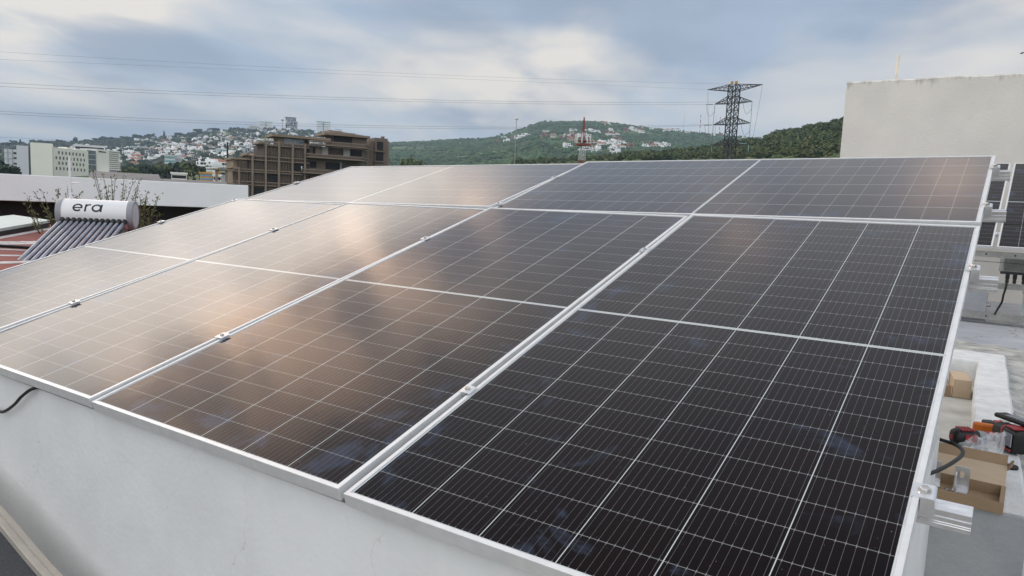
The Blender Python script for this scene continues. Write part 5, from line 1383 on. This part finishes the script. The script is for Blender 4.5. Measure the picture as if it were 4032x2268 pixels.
for k, (a, e0, e1, lab) in enumerate(((-21.39, 5.9, 7.15, 'faint thin mast on the far hill crest, first left of the banded one'), (-20.2, 5.79, 7.07, 'red and white banded mast on the far hill crest'), (-19.10, 5.6, 7.01, 'grey mast on the crest close beside the pylon'), (-18.80, 5.6, 6.95, 'banded mast on the crest almost behind the pylon'), (-19.58, 5.7, 6.8, 'shortest thin mast on the crest left of the pylon'))):
    needle('radio_mast', a, e0, e1, 2330, (.45, 1.1, .8, .9, .45)[k], lab, 0, GREYH, 'radio mast', k in (1, 3))
needle('street_pole', -55.0, 1.8, 3.42, 330, .5, 'dark slim post with small lamp head behind the brown building', .0, DARKO, 'pole')

# ================================================================== office block on the left (two wings)
def office():
    O = Vector((-401.64, 175.67, 0)); ex = Vector((.454, .891, 0)); Mx = frame_m(O, ex)
    t = thing('office_block', 'cream office block with square windows and a blank end wall, over the white fascia', 'office block', Mx)
    B = lambda *a: (lambda mb: (mb.box(*a), mb)[1])(MB())
    gz = -4.0
    B(-4.75, 4.45, 0, 10, gz, 19.95).build('end_wall', CREAM, t)
    B(-5.65, -4.76, 2, 10, gz, 18.3).build('stair_glazing', GLASSB, t)
    B(-10.5, -5.66, 0, 12, gz, 18.05).build('lilac_wing', LILAC, t)
    w_ = B(-15.6, -10.51, .6, 11, gz, 15.95).build('rear_wing', LILAC, t)
    mb = MB()
    for x in (-14.3, -12.4): mb.box(x, x + .35, .35, .598, gz, 15.9)
    for z in (5.6, 8.4, 11.2, 14.0): mb.box(-15.5, -12.41, .40, .597, z, z + .25)
    mb.build('grey_strip', GREYH, w_)
    for z in (6.0, 8.6, 11.3, 13.7):
        for x in (-11.8, -11.15): B(x, x + .5, .45, .596, z, z + .95).build('window', DARKO, w_)
    # window wing: turned away to the right
    O2 = Vector((-403.36, 184.06, 0)) - O
    Mw = Mx.inverted() @ frame_m(Vector((-403.36, 184.06, 0)), Vector((-.454, .891, 0)))
    def W_(*a):
        mb = MB(Mw); mb.box(*a); return mb
    wall = W_(-3.2, 22.3, 0, 11, gz, 18.35).build('window_wing', CREAM, t)
    mb = MB(Mw); mb.box(7.6, 11.5, 1, 6, 18.352, 19.2); mb.box(14, 22.3, .8, 8, 18.352, 19.0); mb.build('roof_plant', CREAM, t)
    for rw, (z, x0) in enumerate(((15.2, -.05), (12.5, -1.9), (9.95, -.05), (7.2, -1.9))):
        for k in range(9 if rw % 2 else 8):
            x = x0 + k * 2.55
            if x > 20.8: continue
            wn = W_(x, x + 1.05, -.05, -.002, z, z + 1.45).build('window', PANE, t)
            m2 = MB(Mw); m2.box(x - .08, x - .001, -.14, -.002, z - .05, z + 1.5); m2.box(x - .08, x + 1.13, -.14, -.002, z + 1.451, z + 1.56); m2.build('reveal', CREAMH, wn)
    W_(22.31, 29, .5, 10, gz, 18.9).build('glazed_stair', GLASSB, t)
    mb = MB(Mw)
    for z in (8.2, 11.0, 13.8, 16.5): mb.box(22.35, 28.95, .2, .498, z, z + .35)
    mb.build('stair_slab', CREAMH, t)
    W_(29.01, 39.2, 0, 10, gz, 20.0).build('blank_panel', CREAM, t)
    mb = MB(Mw)
    g = random.Random(5); x = 30.6
    while x < 36.6:
        wd = g.uniform(.35, .6); mb.box(x, x + wd, -.12, -.002, 18.35, 18.35 + g.uniform(.55, .75)); x += wd + .18
    mb.build('sign_lettering', BLKT, t)
    W_(39.21, 48.6, .9, 10, gz, 20.1).build('slat_wing', GREYH, t)
    for k in range(10):
        W_(39.25, 49.0, .0, .898, 9.3 + k * 1.13, 9.3 + k * 1.13 + .55).build('slat', CREAM, t)
    W_(30, 60, -6, -.5, gz, 7.4).build('lower_wing', CREAM, t)
office()

# long grey roofs just behind the white fascia
for k, (a0_, a1_, e0, e1, r_, lab) in enumerate(((-63.4, -59.6, .1, .98, 62, 'long grey metal roof directly behind the right half of the white fascia'), (-59.7, -55.2, .0, .68, 60, 'lower grey metal roof running on towards the brown building'))):
    def f(t, L, H, zb, D):
        mb = MB(); mb.box(0, L, 0, D, 0, H - .8); mb.build('wall', CREAMH, t)
        mb = MB(); mb.add([(-.4, -.4, H - .75), (L + .4, -.4, H - .78), (L + .4, D * .5, H), (-.4, D * .5, H), (-.4, D + .4, H - .8), (L + .4, D + .4, H - .8)], [(0, 1, 2, 3), (3, 2, 5, 4), (0, 3, 4), (1, 5, 2), (0, 4, 5, 1)])
        mb.build('roof', GRYROOF, t)
    block('shed', a0_, a1_, e0, e1, r_, f, lab, 'shed', 14)

# ================================================================== brown unfinished building
def brown():
    O = Vector((-132.81, 111.30, 0)); ex = Vector((.4384, .8988, 0)); Mx = frame_m(O, ex)
    t = thing('unfinished_apartments', 'stepped brown concrete apartment building, unfinished, with slatted front and dark bays of painted shade', 'building', Mx)
    B = lambda *a: (lambda mb: (mb.box(*a), mb)[1])(MB())
    gz = -7.0
    # masses
    B(-14.1, -11.01, 1.2, 10, gz, 7.45).build('wall', BRNL, t)
    B(-11.0, -7.81, .3, 11, gz, 8.5).build('wall', BRNS, t)
    B(-7.8, 2.2, .3, 12, gz, 11.2).build('wall', BRNS, t)
    B(2.21, 15.0, .6, 12, gz, 11.6).build('wall', BRN, t)
    # slatted screens, floor by floor
    mb = MB()
    fl = [(-4.8, -1.2), (-.9, 1.9), (2.95, 4.75), (5.6, 7.45), (8.7, 10.8)]
    for z0, z1 in fl:
      for xa, xb in ((-14.0, -9.0), (-9.0, -6.0), (-6.0, 0.0), (0.0, 1.2)):
        mb = MB(); x = xa
        while x < xb:
            topz = 5.0 if x < -11 else (7.4 if x < -7.8 else 99)
            opening = (-1.6 < x < .95 and z0 > 5 and z1 < 8) or (-7.4 < x < -4.8 and 2 < z0 < 4) or (-10.2 < x < -7.6 and z0 < 0 and z1 > 0)
            if z1 <= topz and not opening and (x > -11 or z1 < 5): mb.box(x, x + .13, .12, .298, z0, z1)
            x += .34
        if mb.v: mb.build('slat_screen', BRN, t)
    # horizontal spandrel bands with spindles
    for (x0, x1, z0, z1) in ((-7.9, 2.1, 10.85, 11.75), (-11.2, 2.1, 7.5, 8.55), (-14.3, 2.1, 4.85, 5.55), (-14.3, 2.1, 2.0, 2.9), (-14.3, 2.1, -1.15, -.95)):
        mb = MB(); mb.box(x0, x1, -.35, .119, z1 - .22, z1); mb.box(x0, x1, -.35, .119, z0, z0 + .20)
        b = mb.build('floor_band', BRNC, t)
        if z1 - z0 > .6:
            mb = MB(); x = x0 + .2
            while x < x1 - .2: mb.box(x, x + .12, -.22, -.08, z0 + .2005, z1 - .2205); x += .36
            mb.build('spindle', BRN, b)
    for x, zt in ((-13.15, 5.8), (-10.36, 8.5), (-7.55, 11.9), (-4.72, 11.9), (-1.74, 11.9), (1.01, 11.9)):
        B(x - .21, x + .21, -.60, -.351, gz, zt).build('column', BRNC, t)
    # dark panels set on the wall, painting the shade inside open bays
    for (x0, x1, z0, z1) in ((-1.5, .75, 5.85, 7.4), (-7.3, -4.95, 2.95, 4.6), (-10.1, -7.8, -.4, 1.6), (1.36, 2.15, 9.0, 10.6), (-13.2, -11.4, 5.6, 7.2)):
        B(x0, x1, .20, .299 if x0 > -11.2 else 1.199, z0, z1).build('bay_shade_panel', DARKO if x0 > -11.2 else BRNS, t)
    B(.30, .55, .08, .198, 5.9, 6.9).build('white_post', WHITEH, t)
    # roofs of the steps
    B(-14.5, -10.9, .2, 10.5, 7.46, 7.85).build('roof_slab', BRNL, t)
    mb = MB(); mb.box(-11.6, -10.8, -.3, 8, 8.51, 8.85); mb.box(-8.9, -7.82, -.3, 8, 11.21, 11.65); mb.box(-14.6, -13.2, -.3, 8, 5.56, 5.85); mb.build('step_ledge', BRNL, t)
    # left penthouse
    p = B(-3.9, 3.0, 3.6, 9, 11.21, 13.15).build('penthouse', BRNL, t)
    B(-2.7, 1.6, 3.45, 3.599, 11.6, 13.0).build('penthouse_glazing', GLASSB, p)
    mb = MB()
    for x in (-2.1, -1.2, -.35, .25, 1.0): mb.box(x, x + .08, 3.38, 3.449, 11.6, 13.0)
    mb.build('mullion', GREYH, p)
    B(1.9, 2.7, 3.45, 3.598, 11.3, 12.9).build('bay_shade_panel', DARKO, p)
    B(-5.7, 7.6, 2.2, 10, 13.16, 13.72).build('penthouse_roof', BRNL, t)
    # right penthouse
    p = B(8.5, 16.9, 4, 10, 11.61, 14.55).build('penthouse', BRN, t)
    B(8.7, 13.2, 3.85, 3.999, 13.0, 14.45).build('bay_shade_panel', DARKO, p)  # shade under the penthouse roof slab put in as a dark panel
    mb = MB(); mb.box(6.3, 17.2, 2.6, 11, 14.56, 15.05); mb.add([(7.4, 2.7, 15.052), (16, 2.7, 15.052), (16, 9, 15.052), (7.4, 9, 15.052), (7.5, 2.9, 15.75), (7.5, 8.8, 15.75)], [(0, 1, 4), (3, 5, 2), (0, 4, 5, 3), (1, 2, 5, 4), (0, 3, 2, 1)]); mb.build('penthouse_roof', BRNC, t)
    # balconies of the right part, with a splayed return at their end
    def balcony(x0, x1, z0, z1, ret):
        mb = MB(); pts = [(x0, -2.0), (x1, -2.0)] + ([(x1 + 3.3, 3.6)] if ret else [(x1, .59)])
        poly = [(x0, .59)] + pts + ([(x1 + 1.2, 3.6)] if ret else [])
        if ret: poly = [(x0, .59), (x0, -2.0), (x1, -2.0), (x1 + 3.3, 3.6), (x1 + 2.9, 3.7), (x1 - .2, .59)]
        mb.prism(poly, z0, z0 + .26); s = mb.build('balcony', BRNC, t)
        inn = lambda q: q
        mb = MB(); mb.box(x0, x1, -2.0, -1.72, z1 - .22, z1); mb.box(x0, x0 + .25, -1.719, .59, z1 - .22, z1)
        if ret: mb.extrude([(-.14, -.22), (-.14, 0), (.14, 0), (.14, -.22)], (x1 - .05, -1.85, z1), (x1 + 3.1, 3.6, z1), (0, 0, 1))
        mb.build('handrail', BRNC, s)
        mb = MB(); x = x0 + .1
        while x < x1 - .1: mb.box(x, x + .14, -1.94, -1.80, z0 + .2605, z1 - .2205); x += .34
        mb.build('spindle', BRN, s)
        if ret:
            mb = MB(); k = 0
            while k < 5:
                f = .12 + k * .2; px, py = x1 + 3.1 * f, -1.85 + 5.4 * f; mb.box(px - .1, px + .1, py - .1, py + .1, z0 + .2605, z1 - .2205); k += 1
            mb.build('return_post', BRN, s)
    balcony(2.0, 14.6, 11.75, 12.75, True)
    balcony(1.1, 13.7, 8.85, 9.75, True)
    balcony(.2, 6.4, 5.3, 6.3, False)
    balcony(-.2, 6.4, 2.4, 3.3, False)
    # side block between the balconies
    mb = MB(); mb.prism([(14.0, .61), (14.6, .6), (17.6, 5.2), (17.0, 9), (14.0, 9)], gz, 11.6); mb.build('splayed_wall', BRN, t)
    for (x0, x1, z0, z1, mm, nm) in ((5.1, 6.5, 9.8, 11.5, WHITEH, 'pale_panel'), (10.1, 11.6, 9.8, 11.5, WHITEH, 'pale_panel'), (6.6, 10.0, 9.8, 11.3, BRNS, 'bay_shade_panel'), (11.8, 14.5, 9.8, 11.3, DARKO, 'bay_shade_panel'), (3.6, 5.0, 9.8, 11.4, BRNL, 'pale_panel'), (3.0, 3.5, 9.8, 11.3, DARKO, 'window'),
                                (2.4, 3.85, 6.7, 8.1, DARKO, 'window'), (6.0, 9.3, 6.6, 8.15, DARKO, 'bay_shade_panel'), (9.4, 9.7, 6.4, 8.5, GREYH, 'pale_panel'), (9.9, 14.0, 6.4, 8.5, BRNS, 'bay_shade_panel'), (.4, 1.0, 3.4, 5.2, GREYH, 'pale_panel'), (1.2, 2.4, 3.4, 4.9, DARKO, 'bay_shade_panel')):
        B(x0, x1, .45, .598, z0, z1).build(nm, mat('dim_pale_render', (.42, .42, .40), .85) if mm is WHITEH else mm, t)  # bay panels carry interior shade in their dark colour, no recess is cut
    # stair tower
    tw = B(19.6, 22.9, 6.0, 11, gz, 15.1).build('stair_tower', BRN, t)
    B(22.91, 23.6, 6.8, 10.5, gz, 14.6).build('tower_side', BRNL, tw)
    B(20.2, 21.7, 5.85, 5.999, 12.1, 14.2).build('bay_shade_panel', DARKO, tw); B(19.9, 21.8, 5.85, 5.998, 9.6, 11.6).build('bay_shade_panel', DARKO, tw)  # tower bays are dark panels coloured as the shade within
    mb = MB(); mb.box(19.3, 22.2, 5.5, 5.998, 11.7, 12.0); mb.box(19.4, 22.0, 5.5, 5.997, 9.2, 9.5); mb.box(18.9, 19.598, 6.5, 10, gz, 14.2); mb.box(21.6, 22.2, 6.5, 7.4, 15.102, 15.6); mb.build('ledge', BRN, tw)
    # ragged lower left corner with struts
    mb = MB(); mb.box(-18.0, -17.5, -1, -.5, gz, 4.9); mb.box(-16.0, -15.5, -1, -.5, gz, 4.9); mb.box(-18.6, -14.2, -1.5, 2, 4.901, 5.2); mb.box(-20.5, -14.2, -2, 2, 2.0, 2.3); mb.tube([(-17.4, -.8, 2.4), (-15.6, -.8, 4.8)], .08, 5); mb.build('scaffold_bay', BRNL, t)
brown()

# ================================================================== transmission pylon
def pylon():
    base = far(-17.98, 215, z=0); zg = ground_z(base) - 1
    yaw = R(90 - (-17.98 + 90 + 32)) 
    Mx = Matrix.Translation((base.x, base.y, 0)) @ Matrix.Rotation(-R(-17.98 + 32), 4, 'Z')
    t = thing('transmission_pylon', 'dark steel lattice transmission pylon with four crossarms behind the array', 'pylon', Mx)
    a = 1.13; w = .105
    mb = MB()
    levels = [zg, zg + 9, 17.0, 19.4, 20.9, 23, 24.9, 26.7, 28.7, 30.6, 32.4, 33.9, 35.5]
    def half(z): return a if z >= 17 else a + (17 - z) / (17 - zg) * 2.6
    C4 = ((-1, -1), (1, -1), (1, 1), (-1, 1))
    for i in range(len(levels) - 1):
        z0, z1 = levels[i], levels[i + 1]; h0, h1 = half(z0), half(z1)
        for k in range(4):
            c0, c1 = C4[k], C4[(k + 1) % 4]
            A_, B_ = Vector((c0[0] * h0, c0[1] * h0, z0)), Vector((c1[0] * h0, c1[1] * h0, z0)); C_, D_ = Vector((c0[0] * h1, c0[1] * h1, z1)), Vector((c1[0] * h1, c1[1] * h1, z1))
            mb.bar(A_, C_, w * 1.5); mb.bar(C_, D_, w * .8); mb.bar(A_, D_, w * .75); mb.bar(B_, C_, w * .75)
    mb.build('tower_body', LATT, t)
    def arm(zb, zt, half_span, up, nm):
        for s in (-1, 1):
            m2 = MB(); tip = Vector((s * half_span, 0, zb + up))
            n = 5
            for sy in (-1, 1):
                lo, hi = Vector((s * a, sy * a, zb)), Vector((s * a, sy * a, zt))
                m2.bar(lo, tip, w); m2.bar(hi, tip, w)
                for k in range(n):
                    f0, f1 = k / n, (k + .5) / n
                    m2.bar(lo.lerp(tip, f0), hi.lerp(tip, f1), w * .55); m2.bar(hi.lerp(tip, f1), lo.lerp(tip, (k + 1) / n), w * .55)
            for k in range(1, n):
                f = k / n; m2.bar(Vector((s * a, -a, zb)).lerp(tip, f), Vector((s * a, a, zb)).lerp(tip, f), w * .5)
            m2.build(nm, LATT, t)
    arm(33.9, 35.5, 8.4, 1.0, 'top_arm'); arm(30.6, 32.4, 5.8, .1, 'crossarm'); arm(24.9, 26.7, 5.75, .1, 'crossarm'); arm(19.3, 20.9, 5.6, .1, 'crossarm')
    m2 = MB()
    for x, y in ((-.2, -1.0), (.9, -.6)): m2.box(x - .4, x + .4, y - .05, y + .05, 35.55, 36.35)
    m2.build('number_plate', YELLOWH, t)
    # insulator strings, jumper loops, downleads
    Mi = Mx.inverted()
    west = (Mi.to_3x3() @ Vector((-.93, -.36, 0))).normalized()
    for z in (30.6, 24.9, 19.4):
        for s in (-1, 1):
            tip = Vector((s * 5.75, 0, z + .05))
            m2 = MB(); e = tip + west * 2.4
            m2.tube([tip + west * .5, e], .10, 6); m2.tube([tip - Vector((0, 0, .2)), tip - Vector((0, 0, 2.0))], .09, 6)
            o = m2.build('insulator', INSUL, t)
            m2 = MB(); m2.tube(smooth_pts([e, e + Vector((.5, 0, -1.9)), e.lerp(tip, .5) + Vector((0, 0, -3.3)), tip + Vector((0, 0, -2.0))], 6), .035, 4)
            m2.tube([tip + Vector((0, 0, -2.0)), tip + Vector((s * .1, 0, -5.5))], .05, 4)
            m2.build('jumper_loop', WIRE, t)
    for s in (-1, 1):
        m2 = MB(); m2.tube(smooth_pts([(s * 8.4, 0, 34.8), (s * 7.6, .0, 27), (s * 6.3, 0, 17)], 6), .03, 4); m2.build('down_lead', WIRE, t)
    return Mx
PM = pylon()
def wire(tip, elevs, lab, rad):
    """a conductor strung from the pylon to the next one beyond the left of the view"""
    a = PM @ Vector(tip); end = far(-86, 205, z=0)
    n = 60; xs = np.array([e_[0] for e_ in elevs]); 
    # fit a sagging parabola through the surveyed heights
    S_, Zs = [], []
    d2 = Vector((end.x - a.x, end.y - a.y)); 
    for az_, el_ in elevs:
        u = Vector((math.sin(R(az_)), math.cos(R(az_)))); c2 = Vector((CAM.x - a.x, CAM.y - a.y))
        den = d2.x * -u.y + d2.y * u.x; s = (c2.x * -u.y + c2.y * u.x) / den
        p = Vector((a.x, a.y)) + d2 * s; rr = math.hypot(p.x - CAM.x, p.y - CAM.y)
        S_.append(s); Zs.append(CAM.z + rr * math.tan(R(el_)))
    S_.append(0.0); Zs.append(a.z)
    k = np.polyfit(S_, Zs, 2)
    pts = [(a.x + d2.x * s, a.y + d2.y * s, float(np.polyval(k, s))) for s in np.linspace(0, 1, n)]
    mb = MB(); mb.tube(pts, rad, 5); tag(mb.build('power_line', WIRE), lab, 'power line', 'wires strung to the pylon')
wire((-8.4, 0, 34.9), [(-68.35, 7.45), (-53.2, 8.51), (-34.43, 9.14)], 'lower of the two faint topmost wires, to the near tip of the pylon top arm', .016)
wire((8.4, 0, 34.9), [(-68.35, 7.87), (-53.2, 8.86), (-34.43, 9.31)], 'upper of the two faint topmost wires, to the far tip of the pylon top arm', .016)
wire((-5.8, 0, 30.7), [(-68.4, 5.78), (-53.2, 6.77), (-34.36, 7.43)], 'lower wire of the middle pair reaching the upper crossarm', .024)
wire((5.8, 0, 30.7), [(-68.4, 5.99), (-53.2, 6.95), (-34.36, 7.58)], 'upper wire of the middle pair reaching the upper crossarm', .024)
wire((-5.75, 0, 25.0), [(-68.4, 4.10), (-53.2, 4.84), (-34.36, 5.55)], 'lower wire of the bottom pair reaching the second crossarm', .024)
wire((5.75, 0, 25.0), [(-68.4, 4.27), (-53.2, 4.97), (-34.36, 5.70)], 'upper wire of the bottom pair reaching the second crossarm', .024)
wire((-5.6, 0, 19.4), [(-68.5, 2.64), (-63.8, 2.9), (-34.4, 4.0)], 'lowest faint wire passing in front of the wooded ridge', .014)

# ================================================================== red and white telecom mast
def telecom():
    base = far(-28.82, 240, z=0); zg = ground_z(base)
    t = thing('telecom_mast', 'red and white lattice telecom mast with a ring of white antennas before the far hill', 'telecom mast', Vector((base.x, base.y, 0)))
    w = .045
    def lat(z0, z1, h0, h1, n, nm, matl):
        mb = MB(); C4 = ((-1, -1), (1, -1), (1, 1), (-1, 1))
        for i in range(n):
            za, zb = z0 + (z1 - z0) * i / n, z0 + (z1 - z0) * (i + 1) / n; ha, hb = h0 + (h1 - h0) * i / n, h0 + (h1 - h0) * (i + 1) / n
            for k in range(4):
                c0, c1 = C4[k], C4[(k + 1) % 4]
                A_, B_ = Vector((c0[0] * ha, c0[1] * ha, za)), Vector((c1[0] * ha, c1[1] * ha, za)); C_, D_ = Vector((c0[0] * hb, c0[1] * hb, zb)), Vector((c1[0] * hb, c1[1] * hb, zb))
                mb.bar(A_, C_, w * 1.5); mb.bar(A_, D_, w * .7); mb.bar(B_, C_, w * .7); mb.bar(C_, D_, w * .7)
        mb.build(nm, matl, t)
    lat(zg, 15.2, 1.25, .80, 5, 'lower_section', REDW); lat(15.2, 19.6, .80, .62, 3, 'white_section', WHTW); lat(19.6, 24.2, .62, .45, 3, 'platform_section', REDW); lat(24.2, 28.8, .24, .10, 4, 'upper_section', REDW)
    mb = MB(); mb.tube([(0, 0, 28.8), (0, 0, 31.6)], [.05, .03], 5); mb.build('whip_aerial', WHTW, t)
    mb = MB(); mb.lathe([(2.35, 20.0), (2.45, 20.05), (2.45, 20.35), (2.3, 20.4)], 12); mb.lathe([(2.40, 21.3), (2.44, 21.3), (2.44, 21.42), (2.40, 21.42)], 12); mb.build('platform', REDW, t)
    for k in range(9):
        a = 2 * math.pi * k / 9 + .2
        M4 = Matrix.Rotation(a, 4, 'Z') @ Matrix.Translation((2.5, 0, 20.6))
        mb = MB(M4); mb.bevbox(-.12, .12, -.19, .19, 0, 2.6 if k % 3 else 3.0, .03); mb.build('antenna', WHTW, t)
telecom()

# ================================================================== haze between us and the hills
hz = bpy.data.materials.new('haze'); hz.use_nodes = True; hz.node_tree.nodes.clear()
hn = NT(hz.node_tree); pv = hn.n('ShaderNodeVolumePrincipled')
pv.inputs['Color'].default_value = (0.60, 0.78, 1.0, 1); pv.inputs['Density'].default_value = HAZE = 0.000125
pv.inputs['Anisotropy'].default_value = 0.0
hn.t.links.new(pv.outputs[0], hn.n('ShaderNodeOutputMaterial').inputs['Volume'])
zmin = -1e3
mb = MB(); mb.box(-9500, 9500, -9500, 9500, -800, 420)
hb = mb.build('haze', hz); tag(hb, kind='stuff')
